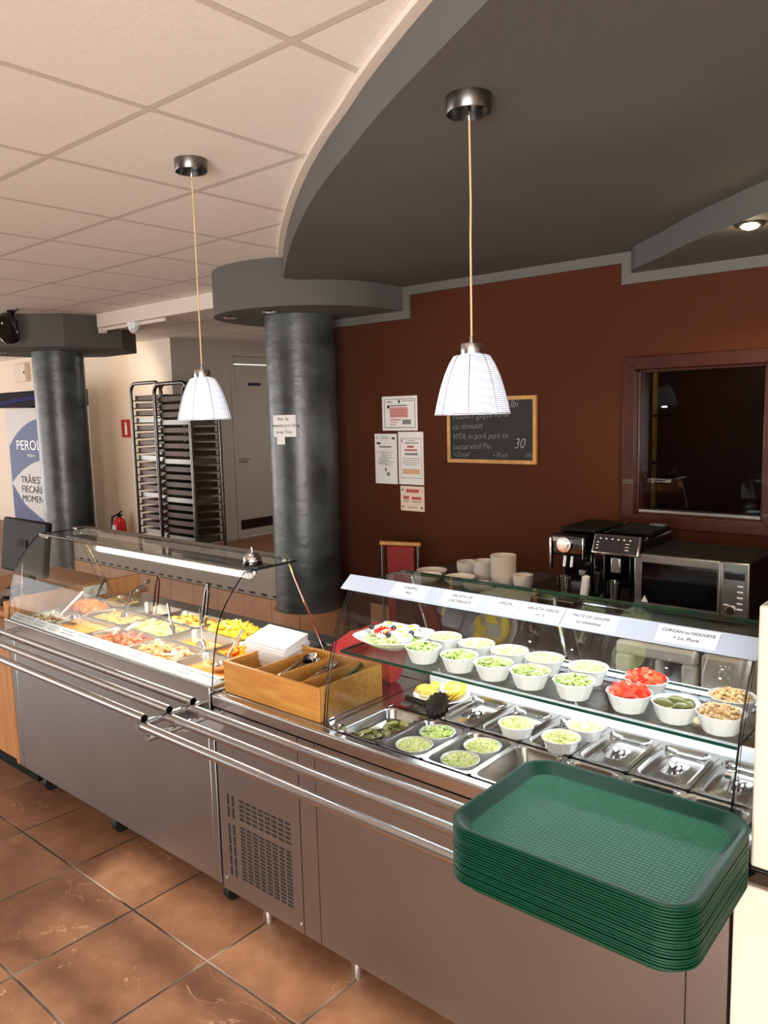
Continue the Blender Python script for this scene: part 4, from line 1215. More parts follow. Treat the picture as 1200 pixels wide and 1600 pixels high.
# red cloth lying behind the box
random.seed(4)
mb = MB(); loops = []
for k in range(15):
    q = k / 14
    cx, cy = -2.14 + 0.40 * q, 2.20 - 0.10 * q + 0.03 * math.sin(q * 5)
    hw, hh = 0.10 * (0.45 + 0.55 * math.sin(PI * min(1, q * 1.15 + 0.08))), 0.075 + 0.075 * min(1.0, q * 2.2)
    lp = []
    for i in range(20):
        a = 2 * PI * i / 20
        w_ = 1 + 0.10 * math.sin(3 * a + k * 0.9) + 0.05 * math.sin(5 * a - k)
        lp.append((cx + 0.02 * math.sin(a), cy + hw * w_ * math.cos(a), CT + 0.002 + max(0.0, hh * w_ * (0.5 + 0.55 * math.sin(a)))))
    loops.append(lp)
o = mb.loft(loops).build('red_cloth', 'red_cloth', None, at=(-1.95, 2.17, CT))
tag(o, 'crumpled red cloth lying behind the wooden cutlery box', 'cloth')

# service bell on the glass shelf
b = thing('service_bell', 'chrome counter bell with a black base on the glass shelf', 'bell', (-2.225, 1.835, 1.2875))
MB().lathe([(0.037, 0), (0.038, 0.003), (0.036, 0.012), (0.031, 0.014)], (-2.225, 1.835, 1.2875), 36).build('base', 'gloss_black', b)
MB().lathe([(0.034, 0.014), (0.034, 0.018), (0.031, 0.030), (0.023, 0.040), (0.010, 0.045), (0.006, 0.046)], (-2.225, 1.835, 1.2875), 36).build('dome', 'chrome', b)
MB().lathe([(0.003, 0.045), (0.003, 0.055), (0.007, 0.057), (0.007, 0.060), (0.003, 0.064)], (-2.225, 1.835, 1.2875), 16).build('button', 'chrome', b)

# ------------------------------------------------------------------ hot food pans
hx = [-2.398 - 0.325 * k for k in range(5)]; hx[4] = -3.662
hy = [1.772, 1.949, 2.127]
HZ = 0.8925
hp0 = tag(pan_mesh(0.322, 0.175, 0.10).build('food_pan', 'hot_pan_steel', None), 'x', 'pan', 'steel pans of hot food')
hps = tag(pan_mesh(0.246, 0.175, 0.10).build('food_pan', 'hot_pan_steel', None), 'x', 'pan', 'steel pans of hot food')
def food_surface(w, d, amp, seed, n=16):
    rnd = random.Random(seed)
    mb = MB(); nx, ny = n, max(6, int(n * d / w)); vs = []
    ph = [rnd.uniform(0, 6) for _ in range(6)]
    for j in range(ny + 1):
        for i in range(nx + 1):
            u, v = i / nx, j / ny
            e = min(1, 6 * min(u, 1 - u)) * min(1, 6 * min(v, 1 - v))
            h = amp * (0.5 + 0.3 * math.sin(u * 7 + ph[0]) * math.sin(v * 5 + ph[1]) + 0.25 * math.sin(u * 15 + v * 9 + ph[2]) + rnd.uniform(-.12, .12)) * e
            vs.append((w * (u - .5), d * (v - .5), h))
    fs = [(j * (nx + 1) + i, j * (nx + 1) + i + 1, (j + 1) * (nx + 1) + i + 1, (j + 1) * (nx + 1) + i) for j in range(ny) for i in range(nx)]
    mb.add(vs, fs, 0)
    m = len(mb.v)
    mb.add([(-w / 2, -d / 2, -0.02), (w / 2, -d / 2, -0.02), (w / 2, d / 2, -0.02), (-w / 2, d / 2, -0.02)], [(3, 2, 1, 0)], 0)
    return mb
def chunks(mb, w, d, z, n, size, mis, seed, shape='box', hmound=0.0):
    rnd = random.Random(seed)
    for _ in range(n):
        x, y = rnd.uniform(-w / 2, w / 2) * 0.93, rnd.uniform(-d / 2, d / 2) * 0.88
        zz = z + hmound * (1 - (2 * x / w) ** 2) * (1 - (2 * y / d) ** 2) + rnd.uniform(-0.002, size[2] * 0.5)
        e = (rnd.uniform(-.5, .5), rnd.uniform(-.5, .5), rnd.uniform(0, 2 * PI)); s = [q * rnd.uniform(0.65, 1.2) for q in size]
        if shape == 'ball': mb.ball((x, y, zz), [q / 2 for q in s], rnd.choice(mis), 8, 6, e)
        else: mb.obox((x, y, zz), s, e, rnd.choice(mis))
    return mb
HF = [  # col, row, name, materials, base amp, level, chunks, label
 (0, 0, 'orange_soup', ['soup'], 0.010, -0.030, None, 'orange stew', 'orange stew in the front pan behind the cutlery box'),
 (1, 0, 'pork_in_sauce', ['gravy', 'meat'], 0.010, -0.018, (75, (0.034, 0.024, 0.010), [1, 1, 0], 'box', 0.008), 'pork', 'pork slices in brown sauce in the front pan, second from the right'),
 (2, 0, 'smoked_meat', ['gravy', 'ham'], 0.008, -0.030, (44, (0.046, 0.024, 0.014), [1], 'box', 0.018), 'meat', 'dark red smoked meat in the middle front pan'),
 (3, 0, 'orange_rice', ['rice'], 0.022, -0.018, None, 'rice', 'orange rice in the front pan, second from the left'),
 (4, 0, 'cream_salad', ['mash', 'egg_white', 'brown_soup'], 0.008, -0.022, (34, (0.030, 0.022, 0.010), [1, 1, 2], 'box', 0.008), 'stew', 'pale and dark food in the front pan at the far left'),
 (0, 1, 'fried_carrot_strips', ['curry', 'carrot'], 0.008, -0.020, (80, (0.065, 0.010, 0.008), [1, 1, 0], 'box', 0.012), 'carrots', 'orange fried strips in the middle pan behind the cutlery box'),
 (1, 1, 'orange_curry', ['curry'], 0.012, -0.034, None, 'curry', 'deep orange curry in the half full middle pan, second from the right'),
 (2, 1, 'mashed_potato', ['mash', 'mash_y'], 0.036, -0.020, (46, (0.030, 0.018, 0.006), [0, 0, 1], 'box', 0.016), 'mashed potato', 'heaped pale yellow mashed potato in the centre pan'),
 (3, 1, 'yellow_rice', ['mash', 'rice'], 0.024, -0.018, (70, (0.030, 0.010, 0.006), [0, 1], 'box', 0.010), 'rice', 'pale yellow rice in the middle row pan, second from the left'),
 (4, 1, 'roast_potatoes', ['curry', 'potato', 'carrot'], 0.016, -0.016, (100, (0.030, 0.026, 0.022), [1, 1, 1, 2], 'box', 0.030), 'potatoes', 'heap of orange roast potato pieces in the left middle pan'),
 (1, 2, 'yellow_fries', ['mash_y', 'mash'], 0.030, -0.016, (130, (0.046, 0.010, 0.008), [0, 0, 0, 1], 'box', 0.030), 'fries', 'heap of bright yellow fries in the rear pan, second from the right'),
 (2, 2, 'creamy_mash', ['mash', 'curry'], 0.028, -0.020, (36, (0.028, 0.016, 0.006), [0, 0, 1], 'box', 0.014), 'mashed potato', 'creamy mash with orange sauce in the rear middle pan'),
 (3, 2, 'brown_soup', ['brown_soup'], 0.004, -0.050, None, 'soup', 'thin brown soup in the rear pan, second from the left'),
 (4, 2, 'pasta', ['pasta'], 0.014, -0.016, (85, (0.030, 0.012, 0.010), [0], 'ball', 0.016), 'pasta', 'pale pasta pieces in the rear pan at the left'),
]
first = True; firsts = True
for (c, r, nm, mats_, amp, lev, ch, cat, lab) in HF:
    if c == 4:
        p = hps if firsts else dup(hps, (0, 0, 0)); firsts = False; w, d = 0.205, 0.136
    else:
        p = hp0 if first else dup(hp0, (0, 0, 0)); first = False; w, d = 0.281, 0.136
    p.location = (hx[c], hy[r], HZ); p['label'] = 'steel hot food pan holding the ' + lab.split(' in the ')[0] + ', ' + ('front', 'middle', 'rear')[r] + ' row'
    mb = food_surface(w + 0.006, d + 0.006, amp, c * 7 + r)
    if ch: chunks(mb, w, d, amp * 0.4, ch[0], ch[1], ch[2], c * 13 + r, ch[3], ch[4])
    o = mb.build(nm, mats_, None, bevel=0.0015 if ch and ch[3] == 'box' else 0, angle=50)
    o.location = (hx[c], hy[r], HZ + lev)
    tag(o, lab, cat, kind='stuff')
l_ = thing('pan_cover', 'flat steel lid on the rear pan nearest the column', 'lid', (hx[0], hy[2], HZ))
MB().loft([rrect(hx[0], hy[2], 0.322, 0.175, 0.012, HZ + 0.0), rrect(hx[0], hy[2], 0.322, 0.175, 0.012, HZ + 0.003), rrect(hx[0], hy[2], 0.28, 0.135, 0.02, HZ + 0.006), rrect(hx[0], hy[2], 0.27, 0.125, 0.02, HZ + 0.004)]).build('plate', 'pan_steel', l_)
MB().tube([(hx[0] - 0.03, hy[2], HZ + 0.004), (hx[0] - 0.03, hy[2], HZ + 0.022), (hx[0] + 0.03, hy[2], HZ + 0.022), (hx[0] + 0.03, hy[2], HZ + 0.004)], 0.004, 8).build('handle', 'chrome', l_)

def ladle(loc, tip, label, R=0.034, dark=False):
    t = thing('ladle', label, 'ladle', loc)
    c = Vector(loc)
    mb = MB()
    prof = [(0.004, -R), (R * 0.6, -R * 0.8), (R * 0.92, -R * 0.4), (R, 0), (R * 0.97, 0.0), (R * 0.88, -R * 0.38), (R * 0.55, -R * 0.72), (0.003, -R * 0.92)]
    mb.lathe(prof, tuple(c + Vector((0, 0, R * 0.5))), 24).build('bowl', 'chrome', t)
    d = (Vector(tip) - c); s = c + Vector((d.x, d.y, 0)).normalized() * R + Vector((0, 0, R * 0.5))
    MB().tube([s, s.lerp(Vector(tip), 0.15) + Vector((0, 0, 0.012)), Vector(tip)], [0.0045, 0.0045, 0.006], 8).build('handle', 'chrome', t)
def serving_spoon(loc, tip, label, matk='chrome', wd=0.021):
    t = thing('serving_spoon', label, 'spoon', loc)
    c = Vector(loc); d = (Vector(tip) - c).normalized()
    e = d.to_track_quat('X', 'Z').to_euler()
    MB().ball(c, (0.038, wd, 0.006), 0, 16, 8, e).build('bowl', matk, t)
    MB().tube([c + d * 0.03, c + d * 0.09, Vector(tip)], [0.0045, 0.0045, 0.0075], 8).build('handle', matk, t)
def tongs(loc, tip, label):
    t = thing('serving_tongs', label, 'tongs', loc)
    c = Vector(loc); d = Vector(tip) - c
    sd = d.cross(Vector((0, 0, 1))).normalized()
    for s_ in (1, -1):
        mb = MB()
        P = [c + sd * 0.008 * s_, c + d * 0.3 + sd * 0.011 * s_, c + d * 0.75 + sd * 0.010 * s_, Vector(tip) + sd * 0.003 * s_]
        loops = []
        u = d.normalized().cross(sd)
        for p in P: loops.append([p + u * 0.007 + sd * 0.0008, p - u * 0.007 + sd * 0.0008, p - u * 0.007 - sd * 0.0008, p + u * 0.007 - sd * 0.0008])
        mb.loft(loops).build('arm', 'chrome', t)
ladle((-2.375, 1.775, HZ - 0.012), (-2.36, 1.885, HZ + 0.115), 'steel ladle standing in the orange stew')
serving_spoon((-2.70, 1.93, HZ - 0.03), (-2.755, 1.975, HZ + 0.125), 'steel serving spoon standing in the orange curry')
ladle((-3.44, 1.775, HZ + 0.008), (-3.34, 1.90, HZ + 0.05), 'steel ladle lying in the orange rice', 0.036)
tongs((-3.06, 1.745, HZ + 0.0), (-3.0, 1.83, HZ + 0.065), 'steel tongs lying in the dark smoked meat')
serving_spoon((-3.62, 1.765, HZ - 0.01), (-3.60, 1.90, HZ + 0.10), 'pale plastic serving spoon in the front pan at the far left', 'white_plastic', 0.026)
serving_spoon((-3.33, 1.95, HZ + 0.0), (-3.36, 2.02, HZ + 0.11), 'steel serving spoon in the yellow rice')
tongs((-3.32, 2.11, HZ - 0.02), (-3.34, 2.16, HZ + 0.165), 'steel tongs upright in the brown soup')
serving_spoon((-2.95, 1.96, HZ + 0.0), (-3.06, 2.02, HZ + 0.09), 'slim steel spoon in the heaped mashed potato', 'chrome', 0.016)
tongs((-2.925, 2.11, HZ - 0.01), (-2.93, 2.15, HZ + 0.175), 'steel tongs upright in the creamy mash')
tongs((-3.60, 2.10, HZ + 0.01), (-3.56, 2.25, HZ + 0.10), 'steel tongs resting on the pasta')
serving_spoon((-3.66, 1.98, HZ + 0.01), (-3.72, 2.08, HZ + 0.11), 'dark serving spoon in the roast potatoes', 'steel_dark')

# ------------------------------------------------------------------ stack of green trays on the rails
def tray_mesh():
    mb = MB()
    W, D = 0.505, 0.390
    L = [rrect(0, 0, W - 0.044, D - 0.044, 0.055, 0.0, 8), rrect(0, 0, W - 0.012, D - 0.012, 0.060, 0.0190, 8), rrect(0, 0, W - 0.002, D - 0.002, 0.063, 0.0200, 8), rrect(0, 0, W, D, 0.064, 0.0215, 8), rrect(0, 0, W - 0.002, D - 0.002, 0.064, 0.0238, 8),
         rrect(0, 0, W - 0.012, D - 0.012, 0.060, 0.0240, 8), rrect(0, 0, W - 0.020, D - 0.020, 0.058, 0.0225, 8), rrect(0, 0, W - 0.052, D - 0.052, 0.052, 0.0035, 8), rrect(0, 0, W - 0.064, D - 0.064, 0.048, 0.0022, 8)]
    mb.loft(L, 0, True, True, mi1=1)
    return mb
tray0 = tag(tray_mesh().build('serving_tray', ['tray_shaded', 'tray_top'], None), 'x', 'tray', 'green trays stacked on the rails')
NT = 21
rnd = random.Random(7)
for k in range(NT):
    o = tray0 if k == 0 else dup(tray0, (0, 0, 0))
    j = 0.001
    o.location = (-0.667 + rnd.uniform(-j, j), 1.414 + rnd.uniform(-j, j), 0.8575 + 0.0058 * k)
    o.rotation_euler = (0, 0, math.radians(0.7) + rnd.uniform(-.002, .002))
    if k == NT - 1: o['label'] = 'green plastic serving tray with embossed surface on top of the stack'
    elif k == 0: o['label'] = 'green plastic serving tray at the very bottom of the stack, on the rails'
    else: o['label'] = 'green plastic serving tray, %s from the top of the stack' % ordinal(NT - k)

# ------------------------------------------------------------------ things on the back wall
def paper(name, label, x0, x1, z0, z1, items, y=YW, mats=('paper', 'ink', 'grey_ink', 'red_ink', 'pink_ink', 'orange_ink')):
    t = tag(None or MB().box(x0, x1, y - 0.002, y - 0.0004, z0, z1, 0).build('tmp', 'paper', None), None) if False else None
    mb = MB().box(x0, x1, y - 0.0022, y - 0.0006, z0, z1, 0)
    W, H = x1 - x0, z1 - z0
    for (u0, u1, v0, v1, mi) in items:
        mb.box(x0 + u0 * W, x0 + u1 * W, y - 0.0028, y - 0.0022, z1 - v1 * H, z1 - v0 * H, mi)
    o = mb.build(name, list(mats), None, at=((x0 + x1) / 2, y, z0), smooth=False)
    return tag(o, label, 'notice', 'printed certificates on the brown wall')
def lines(u0, u1, v0, v1, n, mi, jit, seed):
    rnd = random.Random(seed); out = []
    for k in range(n):
        v = v0 + (v1 - v0) * k / max(1, n - 1)
        out.append((u0 + rnd.uniform(0, jit), u1 - rnd.uniform(0, jit * 2), v, v + 0.010, mi))
    return out
def border(u, v, w, mi): return [(u, 1 - u, v, v + w, mi), (u, 1 - u, 1 - v - w, 1 - v, mi), (u, u + w, v, 1 - v, mi), (1 - u - w, 1 - u, v, 1 - v, mi)]
paper('certificate', 'landscape certificate with a grey border and red text block, topmost of the four', -3.312, -3.027, 1.71, 1.925,
      border(0.06, 0.08, 0.016, 2) + [(0.47, 0.52, 0.11, 0.20, 1), (0.14, 0.30, 0.15, 0.18, 2), (0.58, 0.9, 0.13, 0.15, 2), (0.15, 0.22, 0.26, 0.35, 1), (0.23, 0.72, 0.26, 0.285, 1), (0.22, 0.74, 0.32, 0.62, 4), (0.23, 0.54, 0.67, 0.70, 3), (0.23, 0.45, 0.75, 0.77, 3), (0.23, 0.40, 0.82, 0.84, 3), (0.58, 0.82, 0.68, 0.82, 2), (0.12, 0.86, 0.90, 0.92, 2)]
      + lines(0.23, 0.72, 0.40, 0.56, 3, 3, 0.05, 1))
paper('printed_letter', 'portrait printed letter with black logo and signature, left of the pair', -3.382, -3.197, 1.37, 1.69,
      [(0.08, 0.12, 0.06, 0.10, 2), (0.78, 0.92, 0.07, 0.11, 1), (0.09, 0.26, 0.17, 0.21, 1), (0.30, 0.60, 0.055, 0.068, 2), (0.30, 0.70, 0.09, 0.10, 2), (0.2, 0.75, 0.245, 0.275, 2), (0.44, 0.52, 0.68, 0.75, 2), (0.52, 0.66, 0.77, 0.84, 2)]
      + lines(0.08, 0.9, 0.34, 0.47, 6, 2, 0.3, 2) + lines(0.08, 0.9, 0.50, 0.62, 6, 2, 0.25, 3))
paper('certificate', 'portrait certificate with a thin frame, red title and orange block, right of the pair', -3.185, -2.985, 1.372, 1.702,
      border(0.08, 0.12, 0.010, 2) + [(0.13, 0.17, 0.14, 0.20, 3), (0.34, 0.68, 0.16, 0.17, 2), (0.26, 0.80, 0.20, 0.22, 2), (0.36, 0.62, 0.26, 0.30, 3), (0.24, 0.76, 0.33, 0.36, 3), (0.26, 0.78, 0.40, 0.44, 2), (0.16, 0.85, 0.70, 0.80, 5)]
      + lines(0.14, 0.88, 0.50, 0.62, 4, 2, 0.1, 4))
paper('certificate', 'small cream certificate with dark corner marks, lowest of the four', -3.175, -2.985, 1.205, 1.362,
      [(0.06, 0.12, 0.12, 0.19, 1), (0.86, 0.93, 0.14, 0.20, 5), (0.06, 0.12, 0.80, 0.87, 1), (0.86, 0.92, 0.82, 0.89, 1), (0.24, 0.78, 0.12, 0.26, 3), (0.12, 0.36, 0.40, 0.54, 3), (0.48, 0.88, 0.42, 0.54, 3), (0.12, 0.34, 0.60, 0.64, 2), (0.48, 0.86, 0.60, 0.64, 2), (0.30, 0.68, 0.84, 0.87, 2)],
      mats=('orange_paper', 'ink', 'grey_ink', 'red_ink', 'pink_ink', 'orange_ink'))

# chalkboard menu
bx0_, bx1_, bz0_, bz1_ = -2.792, -2.19, 1.520, 1.900
cb = thing('chalkboard', 'wood framed chalkboard with a handwritten menu on the brown wall', 'chalkboard', (-2.49, YW, 1.52))
MB().box(bx0_ + 0.02, bx1_ - 0.02, YW - 0.012, YW - 0.001, bz0_ + 0.02, bz1_ - 0.02).build('board', 'board', cb)
fr = MB()
e = 0.022
fr.prism_y([(bx0_, bz0_), (bx0_ + e, bz0_ + e), (bx0_ + e, bz1_ - e), (bx0_, bz1_)], YW - 0.02, YW - 0.001)
fr.prism_y([(bx1_, bz0_), (bx1_ - e, bz0_ + e), (bx1_ - e, bz1_ - e), (bx1_, bz1_)], YW - 0.02, YW - 0.001)
fr.prism_y([(bx0_, bz1_), (bx0_ + e, bz1_ - e), (bx1_ - e, bz1_ - e), (bx1_, bz1_)], YW - 0.02, YW - 0.001)
fr.prism_y([(bx0_, bz0_), (bx0_ + e, bz0_ + e), (bx1_ - e, bz0_ + e), (bx1_, bz0_)], YW - 0.02, YW - 0.001)
fr.build('frame', 'frame_wood', cb, bevel=0.002)
for (s_, x, z, sz, sx) in (('Meniul zilei', -2.73, 1.838, 0.055, 0.8), ('Albi', -2.395, 1.835, 0.060, 0.9), ('Masala a ,gogos verde', -2.755, 1.775, 0.052, 0.86), ('cu alamusat', -2.755, 1.715, 0.052, 0.86), ('VITA, in pork pure cu', -2.757, 1.655, 0.050, 0.86),
                           ('cuezat vitial Piu.', -2.755, 1.597, 0.050, 0.84), ('30', -2.335, 1.607, 0.082, 0.85), ('\u2022 Detail', -2.75, 1.553, 0.042, 0.85), ('\u2022 Plutit', -2.475, 1.553, 0.042, 0.85), ('m!', -2.262, 1.556, 0.050, 1.0)):
    o = text('chalk_writing', s_, sz, (x, YW - 0.0125, z), (PI / 2, -0.03, 0), 'chalk', cb, 0.0003, 0.3, 'LEFT', sx, -0.0012)

# ------------------------------------------------------------------ red chair behind the counter
ch = thing('chair', 'chair with red back, chrome posts and a wooden top rail beside the column', 'chair', (-2.965, 3.58, 0))
rot = Matrix.Rotation(math.radians(18), 3, 'Z'); cc = Vector((-2.965, 3.58, 0))
def cpt(x, y, z): return tuple(cc + rot @ Vector((x, y, z)))
MB().tube([cpt(-0.13, 0.0, 1.045), cpt(0.13, 0.0, 1.045)], 0.013, 10).build('top_rail', 'frame_wood', ch)
mb = MB(); mb.obox(cpt(0, 0.005, 0.80), (0.17, 0.02, 0.46), rot); mb.build('backrest', 'red_vinyl', ch, bevel=0.006)
for s_ in (-1, 1):
    MB().tube([cpt(s_ * 0.115, 0.0, 1.035), cpt(s_ * 0.115, 0.0, 0.45), cpt(s_ * 0.125, 0.04, 0.0)], 0.010, 10).build('leg', 'chrome', ch)
    MB().tube([cpt(s_ * 0.12, -0.33, 0.44), cpt(s_ * 0.13, -0.35, 0.0)], 0.010, 10).build('leg', 'chrome', ch)
mb = MB(); mb.obox(cpt(0, -0.17, 0.455), (0.30, 0.36, 0.045), rot); mb.build('seat', 'red_vinyl', ch, bevel=0.012)

# ------------------------------------------------------------------ back counter with crockery and machines
BT = 0.922
bc = thing('back_counter', 'dark topped service counter along the brown wall', 'counter', (-1.6, 3.5, 0))
MB().box(-2.72, -0.54, 3.17, YW - 0.022, BT - 0.035, BT).build('worktop', 'worktop_dark', bc, bevel=0.003)
MB().box(-2.70, -0.56, 3.21, YW - 0.022, 0.08, BT - 0.036).build('cabinet', 'dark_wood', bc)
MB().box(-2.70, -0.56, 3.25, YW - 0.022, 0.0, 0.08).build('plinth', 'black', bc)
# white tray shelf board in front of the counter, with cut-out hand grips
ub = thing('storage_board', 'white plastic board with arched hand grips leaning on the back counter', 'board', (-1.13, 3.15, 0))
mb = MB()
zx0, zx1, zz0, zz1 = -1.40, -1.06, 0.45, 0.835
y0_, y1_ = 3.12, 3.165
mb.box(zx0, zx1, y0_, y1_, 0.78, zz1).box(zx0, zx0 + 0.07, y0_, y1_, zz0, 0.78).box(zx0 + 0.17, zx0 + 0.20, y0_, y1_, zz0, 0.78).box(zx0 + 0.28, zx1, y0_, y1_, zz0, 0.78).box(zx0, zx1, y0_, y1_, 0.0, zz0)
mb.build('panel', 'white_plastic', ub, bevel=0.012)
o = tag(MB().box(-1.04, -0.58, 3.12, 3.165, 0.0, 0.835).build('storage_board', 'stone_white', None, at=(-0.8, 3.14, 0), bevel=0.01), 'plain pale board at the right end in front of the back counter', 'board')

# bowls and plates stacked at the left of the machines
def crock(R, H, foot=0.6):
    mb = MB(); prof = [(R * foot, 0), (R * foot + 0.003, 0.001), (R * 0.93, H * 0.55), (R, H), (R - 0.003, H + 0.0005), (R * 0.9, H * 0.56), (R * foot, 0.005)]
    return mb.lathe(prof, seg=32)
cb0 = tag(crock(0.060, 0.05, 0.78).build('soup_bowl', 'stone_white', None), 'x', 'bowl', 'old white bowls stacked on the back counter')
cp0 = tag(crock(0.085, 0.02, 0.6).build('saucer', 'stone_white', None), 'x', 'plate', 'loose saucers on the back counter')
n = [0]
def stack(x, y, cnt, pitch, R, desc):
    for k in range(cnt):
        o = cb0 if n[0] == 0 else dup(cb0, (0, 0, 0)); n[0] += 1
        s = R / 0.060
        o.scale = (s, s, 1); o.location = (x + random.uniform(-.001, .001), y, BT + 0.0005 + pitch * k)
        o['label'] = 'white bowl, %s from the top, in the %s' % (ordinal(cnt - k), desc)
random.seed(6)
stack(-2.165, 3.45, 7, 0.0175, 0.068, 'tall stack nearest the coffee machines')
stack(-2.315, 3.50, 4, 0.0175, 0.062, 'middle stack on the back counter')
stack(-2.455, 3.55, 2, 0.024, 0.066, 'left stack on the back counter')
stack(-2.03, 3.42, 3, 0.011, 0.052, 'small low stack beside the coffee machine')
np_ = 0
for (x, y, z, s, rx, d_) in ((-2.61, 3.42, 0.0, 1.0, 0.0, 'at the far left of the crockery'), (-2.53, 3.28, 0.0, 0.9, 0.0, 'in front of the left bowl stack'), (-2.36, 3.33, 0.0, 1.0, 0.0, 'in front of the middle bowl stack'), (-2.20, 3.27, 0.0, 0.95, 0.0, 'in front of the tall bowl stack')):
    o = cp0 if np_ == 0 else dup(cp0, (0, 0, 0)); np_ += 1
    o.scale = (s, s, 2.0 if np_ in (2, 3) else 1.6); o.location = (x, y, BT + 0.0005 + z); o['label'] = 'white saucer ' + d_
o = tag(MB().box(-2.14, -1.86, 3.19, 3.36, BT + 0.0006, BT + 0.010).build('chopping_board', 'stone_white', None, at=(-2.0, 3.27, BT), bevel=0.004), 'thin pale board under nothing, beside the black coffee machine', 'board')
o['label'] = 'thin pale board on the back counter just left of the coffee machine'

# coffee machines
def machine_a():
    t = thing('coffee_machine', 'slim black coffee machine with a chrome group and glass, at the left', 'coffee machine', (-1.72, 3.5, BT))
    x0, x1, y0, y1 = -1.808, -1.635, 3.30, 3.70
    MB().box(x0 + 0.01, x1 - 0.005, y0 + 0.10, y1, BT + 0.003, BT + 0.325).build('body', 'gloss_black', t, bevel=0.012)
    MB().box(x0, x1, y0, y1 - 0.02, BT + 0.215, BT + 0.322).build('head', 'gloss_black', t, bevel=0.016)
    MB().box(x0 + 0.02, x1 + 0.03, y0 + 0.05, y1 - 0.04, BT + 0.326, BT + 0.346).build('lid', 'black', t, bevel=0.006)
    MB().box(x0 - 0.045, x1 + 0.004, 3.185, y0 + 0.10, BT + 0.003, BT + 0.030).build('drip_tray', 'gloss_black', t, bevel=0.005)
    MB().tube([(x0 - 0.045, 3.184, BT + 0.030), (x1 + 0.004, 3.184, BT + 0.030)], 0.0035, 8).build('tray_edge', 'chrome', t)
    MB().tube([(-1.735, y0 - 0.012, BT + 0.272), (-1.735, y0 + 0.004, BT + 0.272)], 0.036, 28).tube([(-1.735, y0 - 0.018, BT + 0.272), (-1.735, y0 - 0.010, BT + 0.272)], 0.022, 24).build('dial', 'chrome', t)
    MB().tube([(-1.742, y0 + 0.02, BT + 0.216), (-1.742, y0 + 0.01, BT + 0.165)], 0.008, 10).tube([(-1.705, y0 + 0.02, BT + 0.216), (-1.705, y0 + 0.01, BT + 0.165)], 0.008, 10).build('spout', 'chrome', t)
    MB().box(x0 - 0.006, x0 + 0.004, y0 - 0.004, y0 + 0.02, BT + 0.15, BT + 0.30).box(x1 - 0.012, x1 - 0.006, y0 - 0.003, y0 + 0.002, BT + 0.21, BT + 0.31).build('side_trim', 'chrome', t, bevel=0.002)
    MB().box(x0 + 0.01, x0 + 0.06, y0 - 0.002, y0 + 0.004, BT + 0.284, BT + 0.305).build('highlight_plate', 'steel', t, bevel=0.002)
machine_a()
def machine_b():
    t = thing('coffee_machine', 'black automatic coffee machine with a chrome edged control panel, beside the microwave', 'coffee machine', (-1.49, 3.5, BT))
    x0, x1, y0, y1 = -1.60, -1.385, 3.32, 3.72
    MB().box(x0, x1, y0 + 0.09, y1, BT + 0.003, BT + 0.315).build('body', 'gloss_black', t, bevel=0.01)
    MB().box(x0, x0 + 0.055, y0, y0 + 0.09, BT + 0.003, BT + 0.24).box(x1 - 0.05, x1, y0 + 0.01, y0 + 0.09, BT + 0.003, BT + 0.24).build('front_pillar', 'gloss_black', t, bevel=0.006)
    MB().box(x0, x1, y0 + 0.02, y0 + 0.10, BT + 0.238, BT + 0.315).build('head', 'gloss_black', t, bevel=0.008)
    rx = Matrix.Rotation(math.radians(-24), 3, 'X')
    pc = Vector((-1.488, y0 - 0.006, BT + 0.288))
    p = MB().obox(pc, (0.224, 0.014, 0.094), rx).build('control_panel', 'chrome', t, bevel=0.012, seg=3)
    MB().obox(pc + rx @ Vector((0, -0.006, 0)), (0.208, 0.006, 0.080), rx).build('touch_panel', 'display_blue', p, bevel=0.008)
    MB().obox(pc + rx @ Vector((-0.005, -0.0095, -0.006)), (0.06, 0.002, 0.034), rx).build('display', 'screen', p)
    mb = MB()
    for k in range(6): mb.obox(pc + rx @ Vector((-0.075 + 0.028 * k, -0.0098, 0.024)), (0.008, 0.001, 0.006), rx)
    for k in range(3): mb.obox(pc + rx @ Vector((-0.085 + 0.0 * k, -0.0098, 0.006 - 0.014 * k)), (0.010, 0.001, 0.004), rx); mb.obox(pc + rx @ Vector((0.055 + 0.0 * k, -0.0098, 0.006 - 0.014 * k)), (0.018, 0.001, 0.003), rx)
    mb.build('icons', 'white_plastic', p, smooth=False)
    MB().box(-1.520, -1.470, y0 + 0.0, y0 + 0.05, BT + 0.155, BT + 0.232).build('milk_spout', 'steel', t, bevel=0.008)
    MB().box(x0 - 0.005, x1, 3.225, y0 + 0.09, BT + 0.003, BT + 0.026).build('drip_tray', 'gloss_black', t, bevel=0.004)
    MB().tube([(x0 - 0.005, 3.224, BT + 0.024), (x1 - 0.01, 3.224, BT + 0.024)], 0.0032, 8).build('tray_edge', 'chrome', t)
    MB().box(x0 + 0.03, x1 - 0.0, y0 + 0.14, y1 - 0.04, BT + 0.316, BT + 0.342).build('bean_lid', 'black', t, bevel=0.006)
    MB().box(x1 - 0.08, x1 - 0.01, y1 - 0.09, y1 - 0.05, BT + 0.342, BT + 0.347).build('lid_grip', 'steel', t)
machine_b()
o = thing('milk_container', 'slim steel and white milk container between the coffee machines', 'container', (-1.618, 3.28, BT + 0.03))
MB().obox((-1.618, 3.27, BT + 0.088), (0.030, 0.030, 0.11), (0, 0.12, 0)).build('jug', 'white_plastic', o, bevel=0.006)
MB().obox((-1.626, 3.27, BT + 0.155), (0.030, 0.030, 0.028), (0, 0.12, 0)).build('jug_lid', 'steel', o, bevel=0.004)
